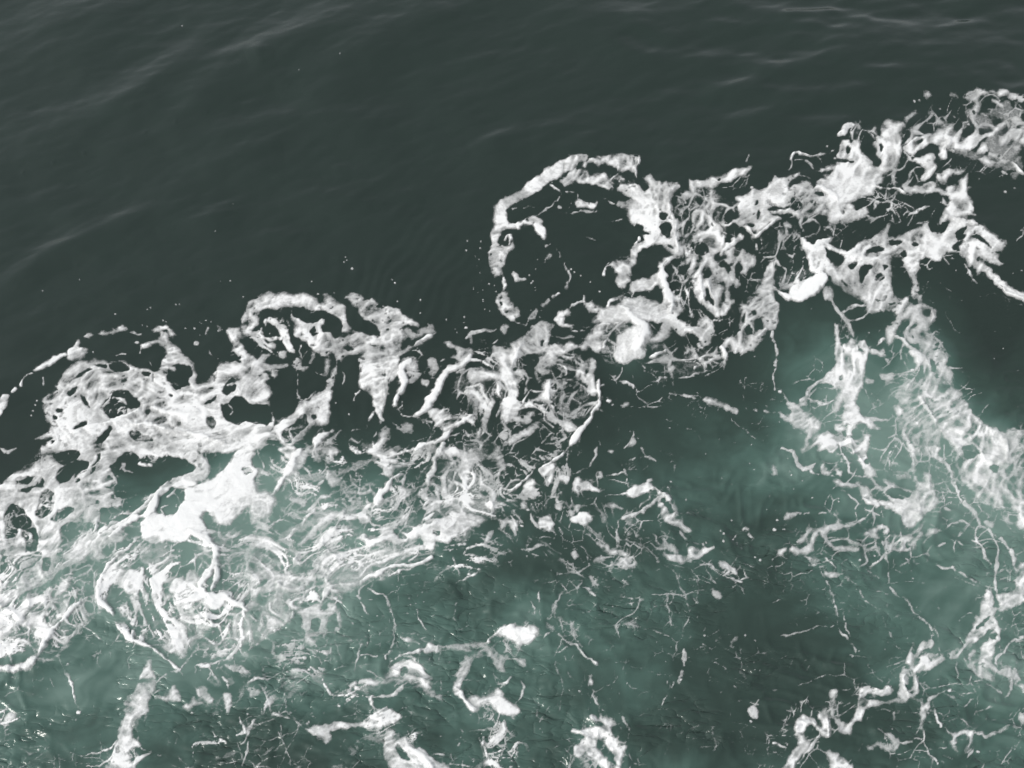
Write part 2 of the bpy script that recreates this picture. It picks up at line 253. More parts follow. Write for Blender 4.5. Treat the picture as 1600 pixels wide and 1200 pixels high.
# traced shapes of the foam: T = survey square, p = patch, h = opening, s = streak, b = ridge, l = lace, d = fleck
TRACE = """
T 0 400
p.72 52,66 62,65 70,67 78,66 82,69 88,71 96,73 100,72 103,67 105,62 103,56 101,55 96,54 90,58 89,56 95,54 100,52 101,47 102,47 102,51 104,47 105,52 108,56 111,56 113,61 116,64 119,65 122,70 122,80 128,79 133,74 136,70 137,66 143,66 150,67 155,71 160,75 164,76 170,84 168,92 172,112 160,122 22,124 28,119 36,113 22,115 22,113 30,111 33,106 28,100 27,95 28,88 34,84 38,78 42,71 47,67
h 58,68 62,67 67,68 67,70 61,69
h 69,67 75,66 80,68 82,70 78,72 72,72 69,70
h 89,73 93,73 95,74 92,76
h 107,69 115,68 119,69 121,74 118,78 120,81 112,82 106,79 105,74
p.6 106,69 109,69 110,72 107,71
h 106,81 111,81 113,83 109,84
h 105,87 108,87 107,88
h 62,95 65,91 69,87 73,84 78,84 83,87 87,92 86,95 80,95 78,98 72,102 69,101 66,98 64,96
l.5 40 62,84 84,84 84,103 62,103
s.9 70,89 76,89 79,92
h 43,79 46,76 50,73 55,70 58,71 54,73 48,77
h 41,85 48,81 49,84 45,87
h 51,86 55,92 57,95 54,94 51,90
h 33,99 36,101 34,102
h 35,95 40,95 37,98
h 46,108 52,104 56,103 54,107 48,109
h 127,93 131,90 135,86 135,89 131,94
h 138,86 141,80 146,75 148,83 144,87 141,88
s1 142,82 147,80 149,86
h 137,93 141,93 146,88 152,88 157,94 170,92 170,107 153,104 148,106 142,103 139,100
s.6 142,93 145,97 143,100
h 129,100 133,101 135,104 133,108 130,106
h 81,110 84,109 90,112 97,115 90,116 83,114
h 57,120 61,115 66,110 69,106 70,108 67,114 63,120
h 22,115 29,114 30,116 24,117
h 33,115 35,116 33,118
h 37,113 38,112 37,115
p -4,95 0,90 5,87 6,90 3,94 0,99 -4,103
s1.6 8,85 10,83
s1.6 13,80 15,76
s.8 15,76 21,73
p 21,71 26,68 31,66 35,63 40,61 41,62 37,64 33,67 28,70 22,71
p 42,58 45,57 47,53 49,53 48,57 54,60 52,63 42,65 43,61
p 53,49 57,49 57,50 54,50
p 61,48 64,47 67,48 72,46 78,45 77,47 70,49 62,49
s.9 77,48 83,48.3 88,48
p.95 95,46 98,44 104,44 105,45 100,46 97,47
p.9 106,46 109,47 110,49 108,50 106,48
d.5 85,54 102,40 104,41 116,45 122,45 125,41 126,42 129,40 132,41 125,49 58,60 136,64 72,36 89,43
d1.5 123,54
d1 86,54
s.5 88,62 89,58
s.6 130,44 129,48
s.8 135,43 137,45 136,47 139,46
s.5 131,57 131,60 133,63
s.4 72,62 79,62
s.5 93,65 95,68
s.6 26,76 27,81
d.35 23,90 22,93 21,97 20,100 50,15 27,22 138,16 144,16 152,26 112,30 110,30 92,33 94,32
p 142,46 150,44 151,48 148,52 150,54 155,60 160,66 163,69 153,69 150,64 147,60 144,63 145,58 145,53 143,49
p 164,50 155,50 153,48 152,40 153,34 157,28 164,27 164,32 156,36 155,42 160,46 164,48
b1.5 45,114 50,110 60,106 70,104 78,100 86,96
b1 80,105 95,106 110,110 125,113 140,117
b2 95,95 105,98 115,100 125,98
T 0 700
p.74 0,24 5,20 7,15 17,14 23,10 27,6 32,5 35,9 40,12 50,4 55,-2 70,-2 90,0 120,0 128,6 132,12 128,20 115,24 108,25 100,30 93,37 80,47 75,52 70,57 64,62 66,68 62,72 55,70 50,68 45,72 38,67 36,72 34,72 35,76 30,79 25,83 20,87 12,92 5,98 0,102 -4,104 -4,26
h -3,-3 26,-3 26,5 20,9 12,12 7,16 4,21 -3,25
s1.2 0,0 4,3 10,1
h 37,4 43,2 50,2 51,5 47,10 40,11 36,9
h 37,14 45,9 52,7 57,8 56,12 48,18 46,23 40,26 36,21
h 55,17 60,10 62,4 63,3 62,9 58,16
h 10,18 18,18 27,18 30,20 28,26 22,25 18,29 13,28 10,24
h 3,44 4,38 8,35 13,37 17,43 23,48 24,55 23,63 18,64 15,64 14,58 12,51 9,55 8,62 5,58 4,50
p.8 12,50 13,55 15,62 14,66 11,66 9,62 11,56
h 32,46 36,40 42,38 47,38 42,43 36,46
h 47,20 51,20 50,22 46,22
h 26,30 30,26 34,28 35,34 32,42 27,45 22,42 26,36
l.6 70 26,28 34,28 34,42 26,44
h 68,12 72,7 77,2 84,2 88,7 92,4 100,6 105,4 113,6 120,9 122,13 118,16 105,20 95,30 85,39 77,45 67,52 62,54 62,50 64,44 62,38 68,38 76,36 77,31 72,30 71,25 73,21 72,17 69,14
l.25 35 68,12 72,7 77,2 84,2 88,7 92,4 100,6 105,4 113,6 120,9 122,13 118,16 105,20 95,30 85,39 77,45 67,52 62,54 62,50 64,44 62,38 68,38 76,36 77,31 72,30
s.9 74,13 77,9 76,14 82,15
s.9 87,8 87,10 94,11
h 38,48 45,46 55,46 61,48 60,53 52,56 48,60 44,66 38,68 35,66 37,60 37,54
l.4 35 38,48 45,46 55,46 61,48 60,53 52,56 48,60 44,66 38,68
s1 50,52 56,54 58,50
p.85 26,50 33,48 37,53 38,60 36,66 33,68 28,65 24,57
h 27,68 32,68 33,73 30,77 26,75
h 0,66 8,68 20,66 26,64 26,68 20,74 10,84 0,86
l.35 30 0,66 8,68 20,66 26,64 26,68 20,74 10,84 0,86
h 16,81 20,78 21,80 18,82
h -2,84 14,80 10,86 4,90 -2,92
l.6 35 -2,84 14,80 10,86 4,90 -2,92
b.9 61,50 63,45
b2 104,22 100,26 97,31 96,38,2.5 92,42 84,44 78,48 74,53 66,58
h 81,47 89,45 89,52 86,58 80,57 79,53
p.7 70,52 76,50 80,54 79,57 72,60 64,62 66,58
p.9 157,-4 152,-2 146,5 143,11 138,16 130,20 122,24 116,25 117,32 112,38 109,43 99,43 96,41 90,43 88,52 90,57 96,60 101,60 105,57 112,58 118,56 120,53 130,56 136,62 138,65 134,60 130,52 126,44 128,40 133,41 134,46 142,48 150,40 156,36 168,34 163,27 158,21 161,14 156,8 160,2
h 99,36 102,31 107,24 113,24 116,27 116,31 112,38 110,42 104,43 99,40
s1.2 111,24 108,29 105,31
s1 101,40 103,43
h 127,43 129,40 131,42 129,47 127,46
h 130,47 131,49 130,53 129,50
l.45 60 150,10 158,14 160,24 154,22 148,18
h 151,13 156,12 158,15 154,17
p.8 108,22 114,17 120,16 128,16 126,20 118,24 110,26
b2.2 118,52 125,55 131,58 135,62 136,67 134,74 130,80 124,87 132,92
b2 136,66 136,74 137,80 134,88 132,92
l.5 30 88,56 100,60 120,56 134,64 134,76 124,86 112,80 100,70 92,64
l.55 35 136,44 160,34 164,34 164,80 150,80 138,74 138,60
l.4 35 150,80 164,76 164,100 146,96
s.7 160,78 152,83 148,88 147,94
s.7 160,88 152,92
b2.6 160,108 153,100 146,97 140,94 132,92 122,95 112,97
p.85 107,84 110,81 115,82 117,86 115,91 112,93 108,92 106,88
s1 107,93 112,96 122,90
s1.5 108,94 112,102 118,106 124,105
b1.4 124,105 128,110 133,111 130,106
p.7 116,80 120,77 124,80 124,86 118,88 116,85
b1.6 76,67 70,72 66,77 63,82 61,88 62,94 66,99 70,103 71,106
p.75 72,77 80,76 88,78 90,82 86,86 86,92 85,99 83,96 82,91 78,88 74,86 70,83
s1.4 89,76 88,82 86,88 86,97 86,104 83,110
s1.4 86,97 89,103 91,110 88,112
s1.5 94,82 97,88 96,92 99,98 102,104 108,106 112,110
l.6 60 88,80 104,80 110,96 112,110 100,108 92,96
h 101,94 108,94 112,104 106,106 102,100
s1 100,83 98,87
p.65 86,68 92,64 95,66 94,72 88,72
s.5 73,92 78,89
b1 72,110 78,116 84,119
l.6 35 46,66 60,62 64,70 64,80 58,86 50,88 46,80
l.4 35 60,62 88,52 90,64 78,66 66,72
l.7 35 -4,108 10,104 20,96 34,86 42,80 52,84 58,92 50,98 42,108 34,116 26,124 -4,124
b1 11,112 15,106 24,99 32,93
b2 56,93 50,97 45,101 41,107 35,112 30,116 26,119
s.6 62,92 54,96 46,100
s1.2 52,82 54,90
p.8 36,88 41,83 44,82 42,88 38,92 34,92
p.8 -4,112 4,108 9,112 7,117 0,120 -4,122
l.75 40 -4,88 8,84 10,92 2,98 -4,100
T 0 900
p.8 8,28 18,24 30,20 28,28 33,34 27,40 20,36 24,32 12,32
h 10,42 20,44 22,52 12,56 8,48
l.7 40 -4,44 8,42 24,42 18,56 4,58 -4,54
b2.2 34,32 31,36 28,40 27,45 24,50 20,55 12,57 4,58 -4,58
s1.4 6,50 8,56
s.5 27,48 36,50 40,57 44,65 47,76 49,83
s.4 31,64 34,69
d1.3 42,55 49,85
s.5 55,49.5 60,49
s.4 75,36 68,47
l.5 60 -4,86 4,82 11,84 12,88 6,94 0,98 -4,98
p.55 1,90 6,84 10,86 6,92 2,95
b1.2 72,30 75,35 80,39 85,41 90,42 94,44 98,47 103,51
b1.6 94,43 96,46
l.6 30 74,31 84,34 94,40 94,43 84,41 76,37
s.5 103,51 108,55 111,58 114,63
s.7 120,49 116,54 111,60 106,61 101,64 97,67
s.7 113,50 117,52 120,49 119,46
p.7 93,52 95,53 95,58 97,64 97,69 93,75 92,80 91,85 88,87 85,89 83,93 82,98 83,103 87,104 88,107 85,106 81,108 79,112 82,118 84,124 66,124 70,113 73,105 74,97 78,91 80,86 78,83 79,78 84,73 88,65 90,59
s.6 91,86 90,91
s.5 70,112 62,118 54,118
s.4 50,111 60,111 68,108 72,104
s1.1 84,118 88,113 93,111
s.8 88,107 94,111 94,107
s.7 96,113 100,112
p.65 97,75 102,76 106,74 108,68 112,74 112,77 106,78 100,77
p.7 101,44 105,39 108,39 108,42 111,40 111,45 108,47 105,46
s.5 93,75 99,71
p.65 114,81 118,80 120,75 123,79 126,79 122,81 118,83
p.6 123,70 130,69 128,73 133,76 133,79 126,77 124,74
s1 122,55 130,55 137,53 145,50 150,45
s1.2 150,43 145,48 140,52
p.6 140,55 148,55 154,58 155,60 148,59 142,57
s.5 121,56 122,60
s.6 131,56 133,62 137,66
s.5 131,60 130,65
s1.4 139,63 142,67 143,73
p.7 140,72 144,74 144,82 142,86 141,80
s.9 150,88 153,94 153,99
s.8 159,91 155,97 153,102 150,105
s.6 155,103 154,110 152,118
d.6 120,85 155,86
s.5 132,96 134,100 140,103 142,105
s1 160,64 154,66
p.6 155,69 160,70 164,72 160,75 156,76
l.5 30 95,20 120,24 140,20 160,18 160,48 140,52 130,44 112,42 98,36
l.3 20 100,104 160,94 160,106 100,112
T 400 400
p.74 -4,36 -4,30 2,26 8,23 14,26 16,23 22,25 28,23 33,26 38,27 40,30 44,28 42,25 47,25 50,29 54,31 55,35 58,40 58,44 60,48 65,48 72,51 77,51 78,47 75,43 68,39 62,33 58,27 55,26 60,24 64,25 68,29 72,30 73,28 77,32 82,33 88,34 93,39 98,42 101,44 101,46 95,44 92,44 92,49 96,50 93,52 90,57 91,60 98,57 96,60 90,62 88,66 88,70 90,72 88,75 82,80 82,88 78,97 79,103 77,104 76,98 74,94 74,89 70,84 65,82 64,78 66,74 65,65 64,61 58,61 54,64 51,72 49,78 47,85 46,93 45,100 44,106 36,106 30,112 24,118 20,124 16,118 14,112 8,111 -4,110 0,108 8,109 12,107 16,104 24,100 27,94 31,91 38,87 44,85 44,80 47,75 50,68 51,61 46,60 46,68 44,74 43,74 44,66 42,63 38,60 35,58 35,55 30,53 24,51 24,46 24,42 22,38 20,36 24,34 30,38 34,36 38,35 36,34 30,33 24,32 20,32 14,34 8,33 4,34 2,40 2,44 -4,50
h 56,33 60,34 66,40 72,41 76,44 78,49 77,50 70,49 64,48 59,46 56,38
h 23,34 26,32 31,33 34,36 38,34 44,34 50,37 54,42 55,49 53,52 49,52 47,48 43,48 42,44 44,40 41,39 38,42 32,42 26,40 23,37
h 11,36 15,33 19,32 18,35 13,37
h 18,38 20,34 22,34 22,40
h 3,40 7,34 10,34 8,38 4,42
h 33,46 37,44 38,47 36,48 39,49 35,50
h 90,58 92,54 96,52 97,54 92,60
p.6 92,47 93,45 98,48 101,49 103,46 108,45 110,44 112,47 110,50 106,50 100,52 97,54 96,51 93,50
h 93,44 95,44 100,47 101,50 98,48
h 51,64 53,65 54,68 52,74 50,72
s.7 55,73 56,75 54,80
h 55,57 59,57 58,59
h 36,95 39,94 40,96
h 25,103 30,98 32,99 31,103 34,106 28,110 24,114 22,118 18,116 17,111 20,107
s.6 32,98 34,103 34,107
s.5 22,106 22,112 26,118
h 34,100 38,98 38,101 36,104
l.35 80 -4,42 20,40 22,56 40,60 20,68 -4,70
s2,.85 9,40 13,44 17,47 19,51 19,54 21,58 23,60
s.8 4,45 2,49 4,52 10,53 15,53 17,51
s.8 7,40 7,44
p.65 6,57 10,55 13,56 11,59
p.6 -4,68 0,66 3,62 9,62 6,64 2,68 12,69 20,68 14,71 10,72 13,76 9,76 6,73
p.72 -4,68 4,70 7,74 9,76 7,81 4,85 0,90 -4,92
p.6 14,61 19,60 18,64
p.7 22,68 25,66 25,63 28,66 29,69 32,69 34,66 36,62 37,63 34,68 31,71 26,71
s.5 28,56 28,63
s.5 33,54 35,58
s.4 34,72 42,74
s.4 26,71 26,79 25,85 27,89
s.5 26,89 29,91 34,88 38,85
s.5 27,92 31,92
s.8 73,97 70,103 69,108
s.4 61,109 69,108
d.35 50,92 61,90 62,86 58,99
s.3 60,90 64,84
d1 78,102 79,103
p.65 77,110 80,107 81,109 84,108 83,114 84,122 70,124 74,118 76,114
s.7 72,114 75,110
b3 36,124 37,118 42,112 49,109
l.7 40 40,110 50,108 51,114 50,122 40,124
b1.6 98,57 101,55 105,53 109,51 112,49
l.5 80 98,56 106,53 104,60 106,66 101,74 97,80 98,66
l.25 60 106,52 114,48 120,60 112,66 106,60
b2.2 97,66 92,69 91,72 92,77 93,80 91,84 88,88 87,92 88,94
l.6 70 92,66 98,66 102,72 98,78 92,80 96,84 92,88 94,96 88,95
l.6 80 108,66 112,64 118,66 115,72 114,78 110,80 107,74 108,70
p.7 108,65 112,65 114,70 112,75 109,74 110,70
p.6 103,78 108,78 107,81 104,80
s.5 88,95 92,99 98,100
s.5 86,104 94,105
p.6 88,105 98,103 99,106 98,110 94,110 90,107
b2 136,62 132,66 128,70 121,72 117,77,2.6 114,83 111,88 108,93 105,97,1.6 99,100
p.6 122,64 127,63 126,60 120,56 117,54 120,54 125,58 130,60 136,58 137,62 132,66 127,66
b2.6 130,72 126,73
p.7 134,70 150,73 160,73 164,70 164,90 158,88 156,80 150,77 140,80 134,82 132,76
p.7 148,57 152,58 164,60 164,70 156,74 152,73 150,66 148,62
s1.6 132,52,1 134,49 140,48 147,46 150,45
s1.6,.7 134,49 135,54
l.6 70 136,54 142,54 148,60 150,68 140,68 136,62
s.6 150,53 148,56
b.4 155.5,43 155,49
p.5 153,45 158,43 156,50
l.62 60 112,88 122,76 140,78 158,80 154,92 140,98 132,102 118,104 106,100
l.45 60 110,96 124,92 146,90 146,100 124,112 112,110
p.78 108,97 114,96 122,100 128,104 124,108 118,112 118,107 112,104
b1.4 136,99 132,102 127,105 122,108 119,112 115,116 112,118 104,118 100,121
p.6 100,120 104,118 114,118 116,124 98,124
l.6 60 116,116 124,112 140,104 150,106 160,110 160,124 120,124
h 130,106 140,101 141,104 136,110 128,112 125,110
s1,.7 147,90 147,95 144,100 143,106 141,111
p.65 145,90 149,89 148,95 145,102 143,110 140,111 142,101 144,96
h 148,94 153,88 154,100 150,110 146,112 144,106
p.7 154,90 160,88 164,90 164,100 158,104 155,104 153,96
s1 99,100 104,102 110,105
h 100,103 108,104 118,110 112,116 104,114 99,108
s.5 104,103 110,108
p.72 146,-2 155,-2 155,5 153,8 152,11 148,11 147,6
b.9 148,8 150,9 152,8
s.7 153,11 156,17 155,21
p.6 152,25 155,22 158,25 160,32 164,34 164,38 158,36 152,32 151,28
d.35 52,3 55,4 57,3 56,1 60,8 85,15 87,17 139,2 140,10 136,20 142,20 139,22 146,17 88,29 103,28 103,36 88,44 130,37 130,42 125,46 126,48 35,16 49,23 39,24 142,27 143,33 132,45 150,22 119,40 107,43 108,44
d.7 60,8 131,45
T 400 700
p.85 -4,26 4,26 10,28 14,34 10,40 6,44 0,48 -4,48
l.6 50 0,24 16,24 14,36 6,46 0,48
b2.2 30,0 25,5 22,11 20,16 17,21 13,27 8,31
l.6 60 14,0 22,0 21,10 24,20 16,26 10,30 14,18 18,10
p.8 14,0 24,-2 25,4 21,10 18,6
p.7 24,4 28,2 32,-2 40,-2 44,0 49,0 51,4 48,3 46,8 45,10 42,5 38,9 36,6 34,4 30,9 26,14 22,18 20,16 22,10
l.5 60 -2,0 20,0 20,24 -2,24
s.7 1,0 4,8 4,15
s.5 10,8 8,14
l.6 45 24,12 66,8 66,50 24,60 4,60 10,44
s.7 43,22 38,25 35,29 35,34
p.7 44,14 50,19 54,18 52,22 48,26 46,22 44,18
s1,.7 60,23 52,27 46,30 40,33 36,37 31,40
s.9,.75 52,34 46,36 42,38 38,38 34,41 31,45 29,49 24,52 20,57 12,60
s.9 50,34 50,38
p.65 58,32 64,28 64,32 61,36 59,35
p.65 66,25 72,22 77,23 70,25 67,27
p.7 64,42 68,38 70,36 73,43 71,47 68,48 65,46
s.7 71,40 75,44 80,45
s.7 78,49 74,49 71,45
b1.5,.8 57,38 54,42 51,48 48,53 42,58 38,62
p.75 36,44 42,42 50,40 56,38 56,42 50,44 46,46 40,50 35,56 30,60 26,62 30,56 36,51 40,46
s.8 54,47 57,52 61,54 65,54
s.5 17,45 10,47 5,52 2,55 4,59 9,60
l.6 45 0,44 28,46 26,62 0,66
p.65 20,50 26,49 24,52 19,53
p.6 18,63 24,62 28,65 30,69 27,71 24,67
b1.2 26.5,68 24,71
d1.4 25,70
s.7 38,67 44,65 46,66 42,68
s.6 50,64 56,61 62,59 66,57
p.78 60,61 64,56 68,55 72,57 78,55 80,51 84,49 88,50 92,54 98,52 106,50 112,46 118,44 124,41 130,42 138,41 142,44 141,48 136,50 130,54 124,57 120,60 112,58 110,64 106,62 104,56 98,57 92,59 87,61 84,57 78,59 73,62 70,64 68,59 64,57
b1.4 68,58 71,61 76,59 82,56 86,55
b1.5 94,58 100,54 108,50 114,47
p1.0 132,44 138,42 140,45 136,48 132,48
l.7 30 112,44 140,40 142,48 124,58 108,60
h 86,52 89,51 92,55 95,57 90,58
h 93,51 97,50 98,52 94,54
h 110,54 116,52 114,56
l.5 50 84,44 104,46 104,50 84,52
p.6 90,46 93,42 94,46 92,49
p.6 77,65 82,62 84,62 80,66
s.6 91,62 98,66 104,62
s.5 103,58 100,68 95,71
s.7 96,70 100,68
l.55 60 50,68 60,66 74,68 74,82 60,84 50,76
d1.8 60,69
d1 67,74
s.6 66,56 65,68
s.6 74,66 74,72 71,75
s.6 69,60 71,67
b1.3,.85 62,86 68,83 74,80 80,77 86,74 92,74 100,73 106,71 110,69
s.6 82,80 90,77 98,74
l.5 35 50,72 62,80 82,74 82,80 64,88 50,86
p.72 0,77 6,74 12,70 15,70 10,75 14,78 20,77 24,80 30,82 36,80 42,76 46,75 48,79 44,81 36,83 30,85 29,89 22,91 14,91 6,89 0,93 -4,94 -4,78
h -4,84 6,82 8,84 2,88 -4,88
l.5 35 -4,64 20,60 14,72 -4,80
b1 14,84 20,88 27,88
b2,.8 64,85 58,86 52,86 46,88 43,92 41,97
s1.4 41,97 38,94 34,95
s.7 34,92 38,90 41,93
p.7 46,88 52,85 60,86 60,89 56,92 53,90 50,88 46,91
l.45 40 58,80 70,78 76,80 66,90 58,90
s.8 66,86 65,92
d1.4 50,94
l.45 60 -2,90 30,92 30,100 -2,100
s.5 12,92 11,98
s.5 18,94 17,98
s.6 28,98 22,98 21,102
l.75 40 -4,96 4,98 10,104 24,102 22,108 18,112 12,115 8,116 4,122 -4,124
p.65 8,106 24,102 22,108 12,115 6,112
b1 24,103 20,110 12,115
b1 6,117 2,122 -4,126
p.65 25,103 32,101 38,98 41,98 40,103 46,104 46,98 50,98 49,104 44,108 44,113 42,118 38,118 35,123 32,122 31,116 29,112 30,105
h 35,107 40,107 40,112 38,115 34,114
s.7 50,98 51,95 56,99
p.7 52,104 53,108 52,113 50,117 48,116 49,112 51,110
p.6 51,104 53,104 53,110 51,110
d1.7 50.5,113
s.8 66,94 64,93
s.6 67,97 69,102 70,105
s.5 70,88 75,91 79,91
s.8,.7 79,91 82,94 83,98 84,102 86,108 86,114
s.4 56,104 60,110
d.35 58,102 59,106 60,109 72,108 73,112 76,105 88,86 91,85 95,85 87,90
s.5,.6 86,114 86,118
s.4,.7 101,101 102,107 105,111 108,115
d.35 96,94 97,98 100,97 101,92 105,96 95,103 104,90
s.4,.6 126,97 126,102 124,106 126,113
s.4,.6 127,113 132,111 134,108
s.6,.7 140,76 136,79 132,80 130,83 125,83
s.4,.6 126,86 122,90
d.8 139,76 133,79
p.7 144,54 148,52 148,55 144,59 141,61 144,57
s.5 142,61 132,63 130,66
s.4,.65 120,64 124,69 126,76 128,80
s.5,.65 130,67 140,69 150,70
p.65 148,70 152,67 151,71 149,72
l.3 30 118,60 160,50 160,80 130,84 118,72
l.7 60 96,36 110,26 130,32 152,30 150,40 132,42 112,46 120,40 108,40
b2,.85 117,-2 114,3 112,7 112,13 109,18 108,21 109,25
p.7 112,0 120,0 130,2 140,0 142,4 142,7 138,10 134,14 134,20 133,26 130,28 136,31 138,36 130,34 122,34 118,32 117,30 116,24 116,18 118,14 124,12 128,10 128,6 124,4 118,8 114,8
h 120,16 126,14 128,18 130,26 126,32 120,30 119,24
s.4 121,20 126,26
p.7 109,24 112,30 117,33 116,36 110,34 106,31 102,29 100,32 97,35 94,38 93,35 97,32 101,28 104,26
p.65 104,38 110,36 116,36 114,39 108,40
h 137,8 142,8 142,16 140,24 136,22 134,16
s1 152,16 146,18 142,20 140,24
l.5 60 134,12 144,8 150,20 142,30 134,28
p.7 142,7 148,2 150,-2 154,0 154,7 157,12 156,15 151,11 150,6 146,6
l.6 50 142,20 164,16 164,34 150,36 142,34
b1,.85 140,30 148,31 149,37 147,41 143,42
l.6 60 136,30 150,30 149,41 138,44
p.65 147,44 155,45 160,45 164,46 164,50 158,48 155,50 152,52 152,47
s.6 153,50 154,54 160,56
p.7 68,4 72,0 80,-2 84,0 86,2 88,3 86,6 84,8 84,10 92,9 96,8 99,4 102,-2 104,0 100,5 98,10 92,12 88,12 86,16 87,19 83,19 80,15 80,10 76,11 74,9 78,6
s.9,.8 88,3 94,1 98,0
l.4 45 66,8 82,8 82,20 66,18
b2.4 92,16 88,18,2 85,20 81,26,2 79,29,2.8 76,33 74,37,.8
p1.0 74,35 76,31 80,30 81,33 76,36
l.4 40 86,14 98,8 100,14 94,20 88,18
s.7 92,16 94,18 94,20
s.6 61,0 64,4 68,2
l.35 30 80,40 106,38 106,42 80,44
b1.6 160,112 154,112 150,116 146,120
p.9 150,115 154,112 164,111 164,122 160,120 156,118 152,118
T 400 900
s.8,.75 85,34 86,38 85,44 83,48 81,52
s1,.7 89,37 93,39 96,40 100,41 103,42
s.7,.65 96,40 95,43
s.6,.65 103,38 110,37
d.4 69,38 70,42 71,31 72,34 72,41 76,50
s.5,.6 62,60 63,52 66,43
s.5,.6 66,50 70,49 76,51
s.6,.7 41,64 44,69 47,73 51,75 55,75
s.4,.6 40,63 39,58 42,58
s.4,.6 30,62 31,65
l.35 40 10,40 32,36 46,44 46,62 16,60
d1.3 30,51
d.9 43,48 33,58 19,60 44,48
s.4,.6 46,42 46,52
s.5,.6 30,45 35,47 40,52 44,58
s.4 51,38 55,37
s.5 -2,64 8,65 14,61
l.5 60 -4,68 8,68 10,78 10,86 -4,84
s.5 6,69 7,74 9,80 9,85
b1.2,.8 10,86 16,88 22,90
s.6 22,90 27,92 30,95
p.75 30,95 34,96 36,93 40,94 46,92 50,91 55,92 62,93 68,92 71,88 74,87 77,84 82,83 86,86 90,88 88,91 84,92 82,94 80,95 76,97 70,96 64,94 56,94 50,95 46,97 47,100 44,104 41,101 38,99 34,98
s.5 77,96 77,100
s.8,.75 74,86 73,80 73,76 76,74
s1.2,.8 74,76 80,76 86,75 90,71 94,67
p.7 56,72 60,66 66,65 72,66 78,67 84,64 90,64 93,65 92,68 86,66 80,68 76,70 70,68 64,67 61,68 60,72 64,74 60,76
d1.6 63,70
l.5 60 56,66 70,66 72,76 62,80 56,78
s.5 60,80 65,76 68,72
p.8 82,57 86,54 94,53 100,54 104,58 106,62 110,64 108,66 109,70 112,74 116,75 115,77 110,76 106,72 102,67 99,64 97,68 94,66 90,63 84,64 80,64 84,60
h 90,57 93,56 94,60 92,64 89,62
s.6 83,54 86,51 90,50
b1.2,.8 88,50 96,49 102,47 107,45
s.5 92,51 98,51 102,55
p.72 106,45 109,41 111,43 114,44 122,44 130,43 137,41 143,41 147,44 149,47 152,50 158,49 154,53 155,60 150,57 148,50 142,49 137,51 134,56 131,62 128,67 128,72 130,76 132,77 140,76 146,75 150,70 153,72 154,77 160,80 164,82 164,86 158,87 152,86 148,84 145,80 141,82 138,86 132,82 129,76 123,73 123,66 126,62 129,56 132,50 131,47 124,46 116,45 110,47 106,48
b1 124,70 128,73 130,78 134,82 138,84
p.8 150,80 154,78 160,80 158,87 152,85
s.7 148,58 150,62 153,65
s1 152,69 156,66 160,63
b1.4 145,41 148,37 153,34 158,33 164,34
p1.0 153,34 158,33 164,34 164,40 158,39
l.5 60 144,40 154,34 164,40 164,50 152,48
l.6 50 142,86 160,86 160,110 150,120 142,116
s.8 143,100 143,108 144,114 147,120
l.4 60 142,98 164,96 164,124 144,122
l.35 30 146,52 160,56 160,68 144,66
p.72 82,96 86,97 86,102 90,103 93,100 97,104 100,108 104,108 108,113 114,116 122,120 126,124 84,124 82,116 80,108 81,102
h 88,106 92,108 96,116 90,114
l.5 60 86,94 104,94 106,104 96,104 88,100
b2 96,108 102,112 108,116 112,122
s.6 110,112 118,111
s.6 122,116 136,120
s.4,.6 14,98 18,104 20,110 21,118
s.5 34,117 40,112
s.5 34,87 36,84
d.7 52,81 33,91 32,92
s.4 84,83 90,88
s.4 92,82 98,88
l.35 60 84,82 98,84 98,92 88,92
T 720 200
p.72 76,24 80,20 88,19 84,18 90,16 100,17 108,18 113,18 111,22 110,28 107,28 104,27 98,26 94,23 90,22 86,24 82,21 78,21 72,22 68,25 63,27 61,31 56,32 52,36 48,39 44,42 38,44 32,48 29,51 29,55 30,59 34,59 38,58 43,55 46,54 50,57 53,64 53,67 54,71 52,70 49,66 45,60 40,59 36,60 37,62 32,61 28,62 26,64 24,66 23,70 24,73 28,74 31,74 33,71 34,74 31,77 28,79 27,83 25,87 25,91 21,92 19,88 18,84 18,78 21,75 20,70 19,66 21,62 20,57 21,52 22,48 27,45 32,43 37,39 41,35 46,32 50,30 54,26 60,23 66,20 72,17 80,16
h 38,44 32,48 29,51 29,55 30,59 36,58 43,54 48,50 54,46 62,42 62,38 56,34 52,36 48,40
s.5,.7 32,50 40,49 46,49
s.5,.7 44,55 50,52 56,49 62,43 63,41
h 24,68 26,65 30,62 33,63 31,67 33,71 30,74 24,72
b1 28.5,69 30,66 32,69 31,72
b1 113,18 111,22 109,27 110,32
b.8 80,19 84,22 88,21
d1 21,88 23,85
p.7 62,33 65,31 68,28 72,26 78,26 80,28 79,31 83,29 88,27 92,30 93,34 95,38 90,37 86,34 80,34 75,33 71,31 69,33 66,36
h 100,28 106,28 108,31 104,30 100,29
l.5 30 92,30 108,30 108,36 94,36
p.6 98,30 102,30 104,33 100,33
p.72 98,37 104,36 110,36 112,38 113,40 119,39 116,34 114,30 118,30 122,35 126,35 134,35 137,37 135,39 132,42 132,48 132,55 137,58 137,66 138,70 139,80 134,80 132,78 125,74 120,73 117,75 113,74 110,79 109,84 106,87 105,92 104,96 100,100 98,98 97,90 95,88 97,84 103,83 107,80 108,74 113,72 116,70 115,66 112,62 108,60 105,56 104,52 101,49 98,48 98,46 104,45 107,44 102,42 99,40
h 110,59 113,59 115,64 118,67 113,67 110,62
h 124,53 129,54 128,58 124,56
h 124,61 131,59 132,64 130,69 126,66
h 128,72 133,73 134,76 130,75
b1.4 134,37 130,40 130,46 131,54
b2 135,58 134,66 135,72 137,79
b.8 112,69 109,72
